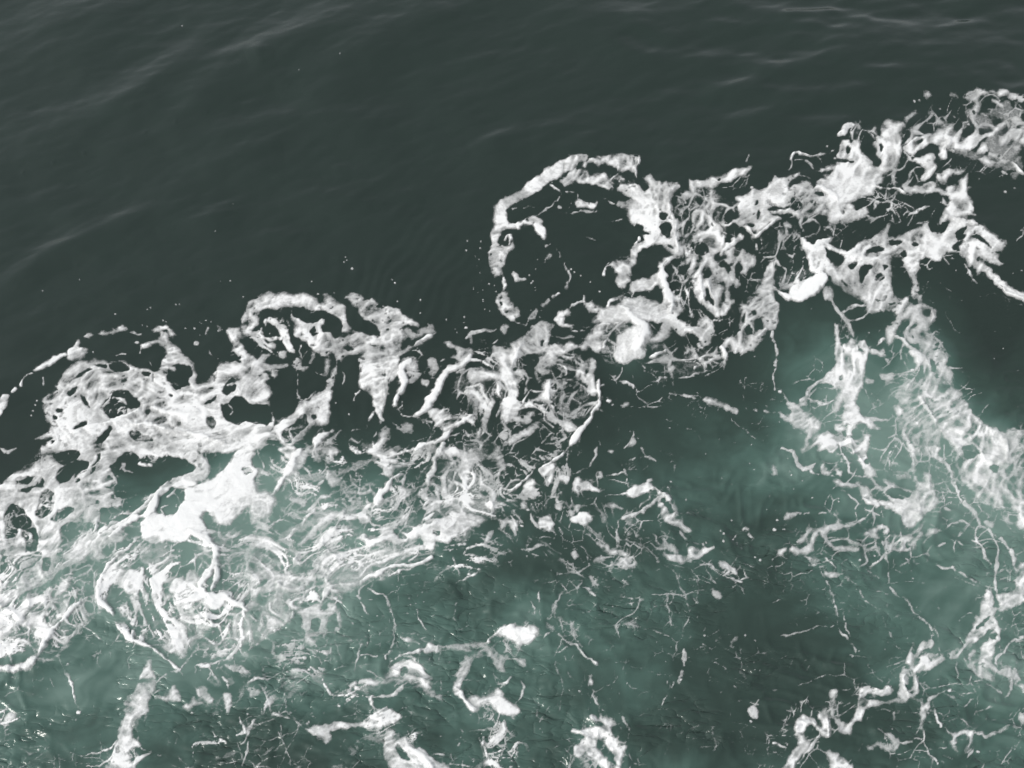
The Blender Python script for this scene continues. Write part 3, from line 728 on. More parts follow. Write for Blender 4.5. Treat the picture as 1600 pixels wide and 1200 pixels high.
s.7,.8 89,91 91,87 94,86
s.5 100,80 104,80 107,77
l.4 60 108,76 115,74 113,80 108,82
b2.4 138,80 132,82 127,86 126,92 127,98 129,103 132,108
p.78 126,92 122,92 119,97 114,96 108,97 105,100 107,102 112,101 118,102 121,99 126,98
l.6 80 130,84 138,84 144,100 144,118 136,112 132,100
s.7 132,84 138,96 142,104 143,118
p.7 84,110 80,109 78,113 84,116 90,116 98,110 106,106 112,106 124,110 128,112 128,104 134,104 137,110 138,116 134,122 80,124 84,118
l.7 70 132,46 148,34 160,40 160,64 140,66
l.72 70 138,66 160,52 164,52 164,84 140,82
p.65 141,44 144,34 147,33 150,34 156,31 162,31 162,35 156,38 150,36 147,38 144,44
p.7 148,56 154,54 160,60 164,64 164,80 156,78 150,74 144,69 152,66
p.7 140,84 146,82 150,78 156,76 164,78 164,120 156,116 150,110 147,100 143,94
h 158,86 161,88 159,94
s1,.65 54,74 57,73
s.5,.65 60,75 62,80
p.65 55,78 57,79 54,82
s.5,.65 54,82 53,84
s.4,.65 65,84 68,90 68,95 67,98
p.65 65,100 67,96 66,100
s.7,.65 61,103 57,106
p.65 51,111 54,108 55,109 52,112
s.6,.65 48,114 44,119
d.4 57,34 69,88 71,90 75,92 81,96 48,82 47,88 56,72 60,38 68,49 69,46 45,96 46,100 44,97 43,92
p.65 32,90 36,92 38,94 41,95 36,95
s.8,.7 25,91 27,96 28,99 27,102
p.65 24,104 28,102 30,106 32,110 32,116 33,121 28,117 24,113 23,108
h 25,108 26,106 26,112
s.7,.7 56,36 60,38 63,42
p.7 72,46 74,43 76,46 80,46 84,47 86,45 85,48 82,50 78,48 73,49
d1.4 62,49
s.4,.7 63,53 70,52 77,51 85,51
s.3,.5 60,53 82,51
s.5 66,40 71,39
s.6,.6 73,40 73,45
s.4,.65 89,45 96,47
s.4 95,57 101,57
s.3,.5 80,67 84,69
s.3,.5 60,63 64,63
d.3 3,76 9,80 4,70 12,71 12,75 8,99 13,95 14,101 14,108 4,79 10,86 19,106 21,98 18,114
d.7 2,118 87,102
s1,.7 77,105 77,109
s1.4,.7 69,112 72,109 76,109
p.75 60,122 62,117 66,114 68,116 64,120 63,124
T 800 400
p.72 24,43 26,44 22,46 16,50 12,55 8,57 2,60 -2,62 -2,70 4,66 4,62 10,62 14,61 18,62 20,60 23,62 22,58 22,52 24,46 24,43 21,42 17,42 13,45 10,49 6,54 3,58
p.72 4,54 10,49 15,43 20,41 24,43 24,46 20,52 22,56 21,59 18,54 15,60 10,62 4,62 2,68 0,74 6,70 10,73 9,80 8,88 6,82 5,76 2,76 0,84 4,92 8,94 18,88 20,76 17,80 14,76 13,68 16,63 22,60 25,56 32,56 36,54 40,57 44,55 46,50 50,47 52,44 56,42 55,39 50,34 46,33 46,30 50,29 56,33 62,31 68,29 72,31 75,36 80,40 84,42 87,49 86,53 83,56 82,62 81,64 76,65 71,68 66,66 64,62 66,56 66,50 72,46 78,44 74,42 70,40 64,42 58,46 58,50 54,53 58,54 55,60 52,60 48,58 44,60 42,57 36,58 32,60 30,64 26,68 23,70 22,76 26,78 30,80 35,80 30,84 26,86 24,90 24,94 17,90 10,94 4,98 -2,96 -2,56
h 4,64 10,62 15,61 17,66 14,70 11,80 9,72 4,71 2,69
l.5 80 4,64 10,62 15,61 17,66 14,70 11,80 9,74 4,71
h 25,70 28,68 32,72 30,75 26,73
h 25,80 28,80 28,84 25,84
h 18,74 16,78 15,72
h 4,76 8,75 9,82 7,90 4,84
h 18,54 20,53 19,58
s.8,.75 28,68 33,70 33,74 30,75
b3 66,32 70,34 72,38 78,42 83,44 82,50,3.6 79,56,4 76,61,3
b1.4 6,56 3,61 1,66 0,70
b1.6 24,78 22,84 24,92
p.72 26,41 28,37 31,34 35,34 35,37 32,40 30,43 34,44 38,43 36,46 30,44
s1,.75 36,33 38,29 43,29
s1.1,.75 45,29 45,25
s.6 40,29 38,31
s.5 44,45 52,44 60,44 70,42
s.5 36,48 46,47
s.5,.5 24,51 34,51 46,52
b.8 72,43 64,46 60,52 57,58
l.6 40 56,40 80,38 84,60 64,68 54,60
s.7,.6 -2,38 1,41 8,43
s.7,.5 0,30 0,38
s.4,.6 8,44 12,38 14,35 16,33
s.6,.6 20,31 22,28
s.5,.6 25,27 29,23
d.3 12,34 10,40 18,34 14,20 13,16 17,38
p.65 0,10 4,12 6,15 3,15
s.5 5,13 9,15.5
s.6,.8 58,11 59,7 61,5
p.7 60,6 64,3 68,4 74,0 77,0 77,4 74,8 71,11 73,16 70,18 67,19 65,16 65,10
s.6 67,19 69,24
s.9,.8 60,31 61,27 68,25 75,27
s.6,.8 75,22 74,26 80,30
l.5 30 60,24 80,24 86,34 80,38 70,30
p.72 75,19 77,16 83,15 86,17 90,14 92,10 94,10 94,18 90,17 87,21 82,20 78,20 74,22
b2.2 105,-1 98,2 94,6 95,12 94,17,2 96,22 98,27 100,31 98,36
p.72 82,28 88,29 94,31 96,28 99,26 101,22 101,30 104,32 106,36 102,39 108,42 110,40 111,44 108,47 106,50 103,48 99,44 99,50 94,53 88,54 84,54 90,51 93,46 95,40 94,34 88,34 84,32
l.5 70 84,34 94,36 94,48 86,48
h 102,38 107,36 109,38 104,41
l.55 80 98,4 106,4 114,18 112,40 104,30 100,18
s.7,.7 102,6 108,16 110,26 112,38
s.4,.7 102,21 114,21
p.75 108,0 120,-2 126,2 130,8 128,14 124,18 126,28 128,33 133,30 132,24 134,20 130,14 130,8 132,6 138,8 142,14 144,18 140,20 138,16 135,20 136,26 140,28 136,32 134,38 128,38 122,34 118,30 115,26 114,18 110,12
b1.4 118,4 117,12 118,22 120,30
b1.2 122,16 124,26 127,34
h 120,20 123,22 126,32 122,28
p.75 128,-2 150,-2 152,2 148,8 144,10 140,10 136,4 132,6 128,4
h 130,3 134,4 132,6
p.8 114,46 116,40 120,38 124,40 127,46 124,52 120,57 116,56 118,50 110,48 107,50 105,50 107,46
b1.5 106,49 109,47 114,48
l.45 40 126,34 140,28 141,50 126,56
s.7 127,42 134,40 138,41
l.5 60 104,50 118,52 126,60 118,68 108,62
b1 86,64 90,62 98,58 103,55
s.7 88,66 98,62 104,58
b.9 114,69 122,66 130,63
l.6 20 86,60 106,54 132,58 130,68 104,76 84,70
p.75 160,6 158,10 154,20 148,26 143,30 141,34 143,40 142,46 140,50 135,52 131,57 133,62 134,66 136,60 144,61 150,58 156,52 158,47 155,47 150,50 152,44 152,40 156,38 160,36 164,36 164,4
h 145,46 148,42 151,49 147,50
h 150,35 153,35 153,38 151,38
b1.4 158,47 153,51 148,53
b1.3 131,57 133,61 133,65
l.45 70 142,10 158,4 154,18 144,26 140,20
l.4 20 60,62 76,66 104,74 104,90 60,96 56,80
s.7 61,73 65,77 72,79 76,82
s.5 56,80 52,84
s.7 86,79 92,77 97,76
s.6 101,76 101,81
s.7 107,75 113,74
p.65 97,71 101,69 100,73
s.6 76,66 84,70
p.65 66,93 72,91 74,94 69,95
d1.2 60,91
s.3,.5 74,94 90,94 100,90
l.4 45 130,62 132,70 120,76 116,68
s.8 132,66 133,70
b1.6 54,77 53,83 54,89 55,93 51,97 50,101
b1.6 50,101 45,106 42,111 38,117 36,120
p.7 41,71 45,66 50,65 53,66 52,72 50,77 50,82 53,88 48,86 47,80 43,78 40,76
l.6 70 26,84 54,84 54,98 34,98
l.5 60 36,62 54,62 52,90 40,90
p.65 28,88 34,87 31,94 36,96 30,98
s.8,.7 24,92 26,98 27,101
p.65 32,98 36,102 40,108 38,111 34,110 32,108 33,103
l.5 60 26,98 42,100 40,112 30,110
p.7 8,102 12,98 16,96 15,101 12,105 8,106 0,102 -4,102 -4,100
s.8 0,96 8,95 16,94 24,90
b1 16,94 22,93
s.8 0,107 6,107
p.7 -2,113 6,112 10,108 16,104 17,107 12,111 6,113 2,117 -2,120
s.5 28,109 22,113 18,118
s.5,.4 8,110 14,105 22,103
l.4 40 50,98 60,96 60,110 46,110
s.3,.5 96,102 104,105
s.6,.6 107,87 115,89
p.7 120,89 125,89 130,92 135,93 142,97 140,98 134,95 128,94 122,92
s.4,.5 98,86 118,88
s1,.65 152,96 154,97
s1,.65 158,97 162,97
s.5,.6 138,102 143,107 146,109
s.3,.6 147,110 152,114
s.3,.5 109,108 112,108
s.3,.5 114,109 118,114
d.5 147,95
p.65 74,116 76,115 77,118 72,119
s.4,.6 76,110 75,116 70,120
T 800 700
b1.1 36,0 31,5 25,9 20,12 17,14
l.4 45 22,4 36,-2 34,6 24,12
p.85 17,14 22,11 26,11 25,15 25,20 24,22 22,21 22,18 19,17
l.55 55 -2,6 14,6 14,16 2,26 -2,24
b1 14,14 10,19 4,23 -2,27
p.72 10,21 14,21 13,25 9,30 6,29 7,25
s.6,.6 21,23 22,31 22,36 25,38
s.6,.6 28,17 30,19
p.72 30,19 33,18 36,20 34,22 31,21
p.85 39,23 41,19 43,20 43,22 47,21 50,23 56,27 50,26 45,25 42,27 39,26
s.5,.5 56,27 64,27
s.4,.5 36,18 42,15 48,12
s1.1,.75 53,0 52,6 49,11
p.65 53,17 55,15 57,17 57,19 53,19
s1,.65 60,19 62,18 66,17 70,16
s.6,.65 70,14 71,18 71,23
s.6,.6 73,8 75,6.5
s1,.65 74,7 76,6
p.65 60,1 63,2 62,3 60,2
s.9,.7 81,0 82,4 86,7 90,8
s.4,.5 72,12 73,9
p.9 72,28 76,25 80,23 85,23 89,25 87,27 82,28 78,30 75,30
s.7,.75 73,28 76,31 79,30
p.65 83,20 87,20 85,22
b1 88,25 92,28 96,30 99,32
s.7,.7 86,28 86,32 81,35 80,37
b1.5,.8 92,31 89,34 85,37 80,40 74,42 69,44
p.85 91,31 94,28 98,30 101,34 103,40 103,44 101,45 105,46 106,45 108,48 111,51 112,52 110,52 106,50 100,48 95,46 93,44 93,40 91,36 90,33
h 94,32 97,34 100,38 100,41 97,38 94,35
s.5,.6 93,46 92,50
s.9,.6 104,52 107,54 108,57
d.5 99,21 109,32 97,25 119,60 121,59 75,48 130,52
s.3,.5 97,24 99,28
s.6,.6 78,52 80,49
s.8,.6 74,51 76,55 80,57 85,57
s.7,.6 88,54 90,58 92,61
s.6,.6 95,58 97,61
l.4 10 30,32 54,34 72,40 60,44 50,36 34,38
s1,.65 30,29 28,33 32,34 34,36
p.65 34,36 40,36 46,35 42,38 38,39 37,43 36,42 36,38
p.65 57,37 64,34 66,36 70,38 64,38 64,44 62,44 62,39
s.7,.55 70,38 80,38
p.92 36,46 37,44 41,43 43,41 47,42 50,44 48,47 45,49 41,47
p.55 52,36 56,39 60,44 60,48 56,47 54,42
s.5,.6 60,48 64,51
b.9 66,46 66,50
s1,.7 65,51 65,55 65,60 67,64
p.85 17,46 21,43 24,45 25,48 24,52 20,51 17,50
s1.2,.7 11,42 12,46 15,49 17,48
p.7 5,33 9,33 10,37 7,39 5,36
d.9 6,49 10,39
s.6,.6 22,43 27,40
s.6,.6 26,50 27,54
p.6 27,36 30,34 31,38 28,38
s.7,.6 6,63 12,63 18,61 24,60 27,57
s.5,.6 0,48 1,52 3,58
l.5 60 -2,40 6,44 2,60 -2,60
p.85 37,67 39,65 40,66 40,69 38,69
l.45 20 -2,62 20,66 28,76 20,84 4,80 -2,72
l.45 40 30,70 46,66 54,80 54,90 44,84 34,76
s.9,.65 33,72 38,75 42,79
s.6,.6 44,80 43,85 41,90
s1,.7 45,88 49,90 52,93
p.6 48,80 53,83 54,87 51,86
p.75 51,60 56,60 60,62 62,64 67,65 71,68 67,68 60,67 56,63
s.8,.65 64,56 65,62 68,67
p.7 67,70 72,70 76,73 72,76 67,77 65,73
p.5 50,72 57,68 58,72
l.55 60 68,56 80,58 84,66 76,74 68,76
l.55 70 56,74 76,74 74,88 64,90
l.45 85 70,88 80,90 78,112 72,112
s.7,.5 75,98 76,106 75,112
s.5,.5 36,84 30,92 26,100 24,106
l.45 60 36,82 38,84 28,98 24,108 22,106 28,92
s.4,.55 18,90 16,93 17,98 17,108
s.4,.55 12,96 13,100 14,110
s1.4,.7 86,60 91,64 96,64
p.65 91,62 96,60 101,62 105,66 98,65
p.95 94,66 98,67 106,68 109,66 111,62 116,63 122,62 126,62 122,64 118,67 112,70 106,72 101,71 96,69
s.6,.6 114,71 120,73 124,73 128,77
p.6 129,72 134,72 137,75 140,79 138,79 134,76
s.4,.6 141,72 152,74
s.7,.65 134,82 139,83 143,84
s.5,.5 106,82 116,83
l.4 15 100,74 150,74 150,84 110,86
d.6 132,54 132,58 138,57 137,45 155,70 91,72 152,68
s.9,.6 136,58 140,54
s1,.6 144,51 147,50
s1,.6 147,54 149,56
s.7,.6 140,58 141,61
p.5 125,90 129,91 130,94 127,95
l.4 70 94,92 100,92 98,112 94,104
s.5,.55 97,93 97,104 101,112
s.4,.5 41,102 47,102 52,98
s.4,.5 32,101 38,102
T 800 900
p.95 -4,34 4,32 9,33 13,31 18,34 18,37 13,39 10,42 5,43 0,40 -4,40
p.65 20,28 23,29 27,32 26,34 21,33
s.6,.65 20,39 23,36 27,34
s.8,.65 28,35 32,39 36,43 40,44
s.6,.6 32,29 37,30 38,36 41,42 44,45
b1 40,44 44,48 49,52 52,56
s.9,.65 34,45 32,48 27,48
s.4,.5 32,52 35,55 38,50
l.5 60 26,28 40,28 44,44 36,44
b1,.8 -2,51 4,52 6,55
p.7 3,52 8,53 8,56 5,56
s.6,.55 5,66 7,71 6,75 2,80
p.9 47,67 49,62 51,66 50,68
s.5,.6 49,69 53,76
s1,.6 51,74 54,80
s.5,.6 56,83 60,87
s.4,.5 41,81 43,90 46,95
d.3 42,72 61,77 72,67 64,89
p.92 38,96 44,97 47,95 53,95 55,93 49,90 48,87 53,88 58,86 63,88 66,94 62,94 63,97 67,102 71,106 68,112 67,120 64,116 61,110 57,104 54,102 53,103 55,108 58,113 62,116 68,122 58,122 54,118 50,114 47,112 46,109 42,113 39,111 40,106 44,104 46,99 42,98
h 39,98 44,98 43,103 38,106 36,104
h 54,102 58,105 62,111 64,115 60,114 56,109
l.5 50 44,108 56,108 64,120 44,122
s.5,.6 45,113 44,119
l.45 60 66,106 80,106 80,118 70,122
s.6,.55 68,86 72,96 72,102
s.7,.6 78,112 80,116
s.6,.6 27,108 30,106 33,109 36,112
s.4,.5 16,83 15,87
s1.3,.75 107,45 107,50 107.5,56
s.8,.7 107,60 106,64 104,66
s.6,.6 102,66 100,70
s.6,.6 98,66 97,69
s.4,.55 98,72 95,76 93,80
s.5,.45 101,30 105,36 107,42
s.3,.45 72,27 67,30 65,36 60,42
p.55 101,50 104,49 103,50
s.4,.5 116,40 120,44 125,46
s.4,.4 125,54 132,56 136,64 140,70
p.75 147,84 150,82 153,84 154,88 150,88 148,87
l.4 60 144,76 160,80 160,90 148,90
l.4 60 112,26 120,26 118,34
d.8 146,37 149,91 120,37
p.45 124,9 128,10 131,12 128,16
l.45 60 -2,84 4,88 4,120 -2,120
T 1060 200 1.875
p.75 3,58 7,54 9,50 10,46 9,43 12,45 16,45 19,46 23,42 27,41 33,41 40,38 46,35 49,33 55,34 61,32 61,34 55,38 49,40 44,43 36,45 30,48 27,51 23,48 18,47 15,48 13,52 11,55 8,58 5,60
h 33,43 36,42 36,43
l.55 60 18,48 46,40 58,38 58,46 48,52 50,80 36,86 30,78 16,66 4,70 6,60
l.7 50 4,56 20,48 18,62 10,74 0,72
p.65 13,70 17,68 22,69 25,73 30,77 34,82 34,88 37,94 38,99 34,104 28,102 24,98 20,94 16,91 12,92 17,88 18,84 14,80 12,76
h 27,79 29,79 30,82 28,82
p.6 26,59 29,60 33,64 30,64
s.8,.6 46,66 50,69
s.7,.6 33,80 40,82 46,78
l.7 85 0,74 12,74 18,88 26,98 24,110 6,110 4,90
p.75 44,79 50,76 52,72 51,66 53,62 47,60 54,60 60,56 62,53 64,55 68,54 75,50 78,44 82,42 86,44 92,40 99,37 102,39 96,41 92,45 89,48 90,53 94,51 100,49 106,46 110,48 111,52 118,54 114,48 118,42 122,43 122,39 128,37 133,37 126,34 119,35 124,32 132,31 136,27 140,26 146,28 152,30 160,32 164,34 164,56 156,56 148,58 138,62 136,66 142,68 150,64 152,70 156,66 158,72 150,76 142,78 134,78 131,76 131,70 126,68 120,66 126,70 126,72 120,74 117,72 112,74 104,75 98,76 92,74 86,71 80,72 76,73 80,74 84,77 78,78 74,82 68,87 62,91 60,91 66,87 58,84 52,82 47,78
h 74,69 78,67 84,68 92,67 97,65 98,62 94,59 98,60 104,66 98,70 90,70 82,71 74,71
h 76,72 82,74 92,72 96,75 88,75 78,74
h 93,59 97,61 97,65 93,66
h 112,54 118,54 124,55 122,58 116,57
h 64,61 66,61 66,64 63,67
h 65,71 67,70 67,76 65,78
h 58,82 62,81 63,83 60,84
h 108,61 112,60 115,63 112,66
h 130,43 134,42 135,46 132,47
h 137,47 141,47 139,50 136,50
h 133,60 138,62 134,64 132,62
h 135,70 138,69 138,72
l.6 60 110,60 118,60 124,66 116,68
b1.4 64,91 69,87 74,84 78,79 82,76
b1 52,82 58,86 64,90
b1.6 122,44 126,39 131,37
b1.6 112,52 118,50 122,54 128,56 132,60
b1 74,74 82,71 92,70 100,73
p.95 118,62 126,57 133,57 134,61 130,66 124,66 118,64
b1.6 94,27,1 93,25 95,21 99,20 102,23 107,24 112,24
s.7,.6 112,24 118,22 123,21
s.9,.75 92,33 95,31 94,26
s.7,.65 97,27 106,28 112,31 114,35 118,35
s.5,.5 116,23 120,27
s.8,.6 96,41 104,41 110,43
p.6 80,40 82,43 80,43
b1.2 139,0 137,4 134,6
l.6 60 136,4 160,-2 164,2 164,18 156,14 150,8 142,12 138,8
p.72 136,14 142,12 146,15 146,20 150,24 144,24 138,26 133,24 136,20
p.78 146,12 150,14 152,20 158,24 164,30 164,36 150,30 144,26 148,22 146,16
h 140,16 144,15 144,19 141,20
h 133,25 145,26 145,27 134,26
d.9 129,19 124,15 131,25 61,50
s.3,.5 58,23 57,28
h 144,64 148,58 152,60 154,66 150,70 146,68
l.5 60 144,58 164,58 164,70 148,72
s.8,.6 150,74 156,70
l.55 60 86,78 102,78 104,90 96,88 90,82 84,88
p.72 88,80 94,81 93,84 88,83
l.55 70 84,86 102,92 110,104 104,114 88,118 80,100 84,92
s1,.7 101,72 102,82 104,88
s.9,.6 102,84 106,78 112,76 118,80 116,88 110,92 104,92
s.7,.6 108,92 112,93
s.8,.6 120,82 128,84 131,86
d.9 122,85
p.82 102,94 106,96 110,100 114,100 120,96 125,93 127,94 123,98 128,101 136,104 140,106 134,107 130,104 124,101 126,108 130,116 134,122 112,122 108,112 104,104
b.9 102,94 108,100 113,101
b1 116,98 121,95 126,93
h 113,103 118,101 121,104 124,112 120,114 116,110
h 125,104 132,106 138,108 138,112 130,118 127,112
p.82 136,108 144,104 152,98 156,96 164,94 164,112 154,110 148,112 140,112
b1 138,106 148,102 154,97
h 142,114 148,112 148,118 142,118
p.85 48,94 50,90 53,91 50,94 46,97 42,100 38,103 36,106 34,104 37,99 42,96 46,93
b1 36,104 38,99 42,97 48,92
s.8 61,92 65,96 66,102 62,100
l.5 60 50,90 70,88 70,100 60,104 50,100
p.75 40,102 46,99 52,101 56,104 60,105 64,107 58,113 54,120 30,122 24,112 34,106
p.75 8,112 16,108 22,110 24,122 6,122
h 35,112 38,110 42,114 36,116
h 12,97 18,93 24,96 27,102 20,106 14,104
l.55 60 12,95 24,94 28,104 14,108
l.35 60 70,90 84,76 84,90 70,102
s.5,.6 66,104 76,105
l.5 60 74,112 84,108 86,122 66,122
l.35 60 130,78 150,80 156,96 140,104 128,94
s.8,.65 130,90 132,78
T 1300 120 1.875
s2,.8 6,49 10,47 11,43 14,41 18,41
p.6 20,40 23,40 24,44 20,44
l.6 60 8,42 24,40 32,48 34,54 26,62 16,54 8,60
s1,.65 26,44 31,48 36,52
p.78 36,52 40,51 44,52 46,56 46,60 42,66 40,68 38,65 36,58
h 39,57 42,55 43,60 41,64
b1 36,54 39,51
p.76 39,41 44,37 48,36 52,38 56,37 60,38 60,42 57,46 56,51 57,58 58,62 56,68 55,72 51,76 46,80 43,84 42,88 38,90 33,92 30,96 20,96 -4,100 -4,84 4,80 14,76 20,76 28,74 34,74 38,76 40,72 42,64 45,60 46,55 44,52 41,48
p.76 8,64 10,58 9,54 13,53 16,58 18,55 21,54 23,60 27,65 31,69 36,74 38,77 36,90 10,92 -4,84 -4,80 6,72 14,70 18,68 12,66
h 6,69 18,69.5 18,70.5 6,70
h 12,58 15,58 16,63 13,64
h 30,66 34,62 38,68 41,70 40,76 37,76 33,70
s.7,.5 0,64 4,60
p.7 59,34 63,32 68,28 70,27 70,29 72,30 69,32 65,36 62,39 60,36
p.65 75,15 78,14 82,16 79,18 76,18
d.9 68,21 72,20 86,32 113,40 90,27
p.6 96,17 100,14 103,17 105,18 101,17
p.78 58,60 63,58 66,54 70,50 78,49 84,47 88,44 92,43 92,40 88,37 87,34 92,35 98,39 104,41 108,43 110,46 110,50 116,48 119,45 121,42 124,44 124,48 130,47 134,44 134,40 138,38 145,37 142,42 136,46 132,50 126,52 122,57 118,60 114,63 104,63 96,61 94,63 95,67 93,70 88,67 90,62 88,57 82,55 78,57 72,60 68,64 62,63
h 72,53 76,52 76,54 73,55
b1.4 92,56 98,54 94,62 93,68
b1 64,58 68,52 76,50
b1 96,61 104,63 112,62
h 84,57 88,58 88,63 84,66 76,69 68,68 72,62 78,59
s.9,.7 60,64 66,69 74,69
p.8 66,70 74,68 80,66 84,65 86,68 84,72 86,76 86,80 82,83 78,85 74,86 78,82 79,78 76,74 72,72
s1,.7 62,68 70,71
s.9,.65 62,88 65,80 70,76 76,75
l.5 60 54,72 64,72 66,84 76,88 62,94 44,90 44,82
b1.1,.8 110,18 116,14 122,12 128,14
p.7 110,18 117,14 122,11 128,13 130,15 124,17 122,20 124,24 124,29 120,32 120,36 121,38 116,37 114,32 112,29 116,27 117,23 113,21
h 117,29 120,30 118,32
p.68 130,14 140,14 150,17 160,19 164,20 164,22 156,21 146,19 136,17
s.5,.55 124,17 130,18
s1.1,.62 131,19 136,22 140,25
s.8,.6 124,31 130,33 136,34 140,35
s1.2,.65 141,31 142,35 144,36
s.8,.6 154,25 156,27
l.65 30 116,34 140,36 150,34 164,42 164,50 150,44 136,48 124,46 114,40
p.55 147,33 154,35 164,42 164,46 154,40
p.78 138,52 142,48 148,44 152,42 158,43 164,44 164,60 158,56 152,54 146,56 140,60 138,56
l.7 40 122,54 140,50 150,58 164,60 164,74 150,70 140,76 124,68
p.85 122,68 128,66 134,69 142,69 148,68 151,70 144,72 136,73 130,75 126,72
b1.4 150,71 153,77 158,81 164,84
p.65 150,58 156,56 158,62 152,64
l.55 60 84,66 122,62 128,76 112,80 88,80
p.8 86,82 92,80 98,79 104,80 110,78 111,80 104,81 100,82 98,86 94,90 90,88
p.72 112,79 113,84 113,90 116,92 112,95 113,102 116,107 118,112 114,112 110,110 112,116 104,110 106,104 103,98 100,93 104,89 109,86
h 100,83 108,82 107,86 102,87
l.55 50 84,84 100,90 104,100 90,94
b1.2 36,92 46,94 52,93 58,96 64,97
p.7 58,90 66,92 74,91 80,88 84,88 86,93 92,94 98,98 94,98 86,95 78,96 68,96 60,96
s.8,.6 74,94 86,95 96,98
l.5 60 28,94 60,98 90,98 104,104 104,120 20,122 20,100
s1.2,.65 62,118 66,113 74,109 80,108
s.9,.6 34,112 37,106 40,106
s1,.65 48,104 54,98
l.5 50 116,70 150,72 150,84 140,82 120,80
p.6 120,85 124,84 122,88
d1 144,96 152,93
s.9,.6 140,80 146,82
p.82 92,112 98,106 104,105 110,110 119,114 118,116 110,115 104,118 100,114 94,122 90,122
p.82 -4,102 6,96 18,96 26,97 22,102 14,106 8,108 -4,112
p.8 -4,104 10,106 17,106 18,112 10,110 6,122 -4,124
s1,.7 20,118 24,112 28,108
T 1200 300
p.7 111,-4 123,-4 126,4 128,10 125,11 130,14 128,15 122,14 118,16 128,18 130,20 136,24 142,27 145,31 149,31 148,36 144,39 145,43 147,45 142,45 135,43 131,41 134,44 141,50 148,56 155,62 164,64 164,68 158,68 151,64 147,59 140,54 134,51 129,50 126,47 124,42 121,39 119,37 113,37 109,39 106,43 100,41 94,43 95,47 92,52 93,58 95,63 96,69 91,68 90,62 91,56 88,50 85,46 82,43 86,40 80,40 76,43 78,48 77,56 78,61 83,66 89,66 92,70 90,74 84,74 82,77 78,74 72,73 66,75 62,77 61,72 61,69 57,66 50,62 44,58 38,55 34,52 30,44 28,38 33,33 38,29 38,31 34,34 37,40 39,45 42,49 46,46 48,41 50,39 56,35 60,31 66,30 72,26 75,20 76,22 74,27 80,28 86,27 92,23 96,22 100,18 100,22 101,26 107,27 111,23 113,19 110,15 110,10 113,7 114,5
h 116,28 120,23 125,22 121,27 124,28 120,31
h 126,28 131,27 138,32 141,36 136,34 130,29
h 114,35 120,30 124,32 121,37 117,37
p.65 120,36 123,31 132,31 138,36 140,41 132,40 124,40
h 100,20 104,17 106,24 102,25
h 107,26 108,19 112,18 112,22 110,25
h 89,32 93,31 94,34 91,35
h 82,38 86,36 87,40 84,41
h 78,42 84,42 88,50 90,58 90,65 83,66 79,62 77,56
h 67,52 70,50 73,53 70,56 67,56
h 56,56 57,48 60,45 65,46 62,50 58,57
h 49,47 53,44 56,44 53,50 50,50
h 60,38 68,34 74,36 68,38
l.6 10 74,28 94,22 98,28 88,34 76,34
h 76,30 84,30 82,33 77,33
h 72,45 75,46 73,49
h 42,42 47,41 44,48 41,46
h 45,54 50,58 48,59
b1,.85 48,40 54,40 62,42 70,43 76,41
b1,.85 88,20 94,19 100,18
b1,.85 109,14 116,17 124,18 130,21
b1,.85 145,58 150,62 156,66 164,67
s.6,.6 124,45 126,52 130,56
l.4 10 126,50 140,52 140,60 128,60
s.4,.5 94,62 104,58 108,56
l.4 10 104,58 124,60 120,61 108,62
s.3,.4 110,74 114,80 118,86 126,88
s.5,.6 154,30 158,26 160,20
b2.6 0,58 4,60 8,64,2 13,67,2.4 20,67,2.6 26,63,3.4 30,59,3.6 34,54,3 33,50,2
p.9 14,60 22,56 32,52 34,58 28,62 22,66 14,66
l.6 70 0,26 20,20 30,48 32,54 18,62 4,60 -4,44
s1.4,.75 20,30 24,35 28,38
s1,.75 20,36 24,42 30,48
p.65 26,38 32,34 36,40 40,48 34,50 28,44
h 34,34 38,36 46,40 40,46 38,44
s.8,.7 33,34 40,37 48,40
b1 27,36 32,33 38,30
p.7 34,61 38,59 41,61 40,67 36,66
s1.4,.7 40,67 43,73 46,78 50,82 52,88 54,93
s.9,.7 46,75 50,72 56,70 61,70
s.9,.7 50,81 56,80 62,76
p.68 41,82 44,86 44,94 46,98 44,106 42,100 43,92
l.6 80 42,82 50,82 54,94 46,100
p.75 46,96 49,93 55,93 62,96 61,104 60,112 59,124 32,124 32,118 38,114 44,108 43,102 48,100
h 56,96 59,99 58,104 56,101
h 50,110 53,109 52,112
h 45,115 50,112 47,117
s.7,.65 62,98 68,96 72,93
p.6 64,99 70,101 72,98 75,103 70,103 64,101
s.5,.6 74,106 79,108
p.7 0,72 6,70 6,78 4,86 0,87 -4,80
s.5,.6 3,88 3,94 5,100 4,108 3,116,.9 4,124
p.55 82,70 90,70 98,70 104,72 105,80 102,84 100,88 104,94 108,98 111,103 112,110 115,112 115,122 104,122 102,114 100,106 96,100 90,96 84,90 78,88 76,86 78,82 82,78
l.6 60 80,70 104,72 105,84 112,104 116,122 100,122 96,102 80,92
b1.2,.75 79,90 84,94 90,98 95,102 100,108 103,114 106,120
b1,.8 103,74 104,80 101,84
p.65 74,86 80,82 82,88 80,92 76,96 74,94
b1.8,.85 89,100 95,103,2.2 94,109 90,114,1
s.8,.65 72,116 78,114 86,115 92,116
p.65 70,117 77,112 80,115 74,117
s.8,.6 102,89 108,96 111,102
T 1200 560
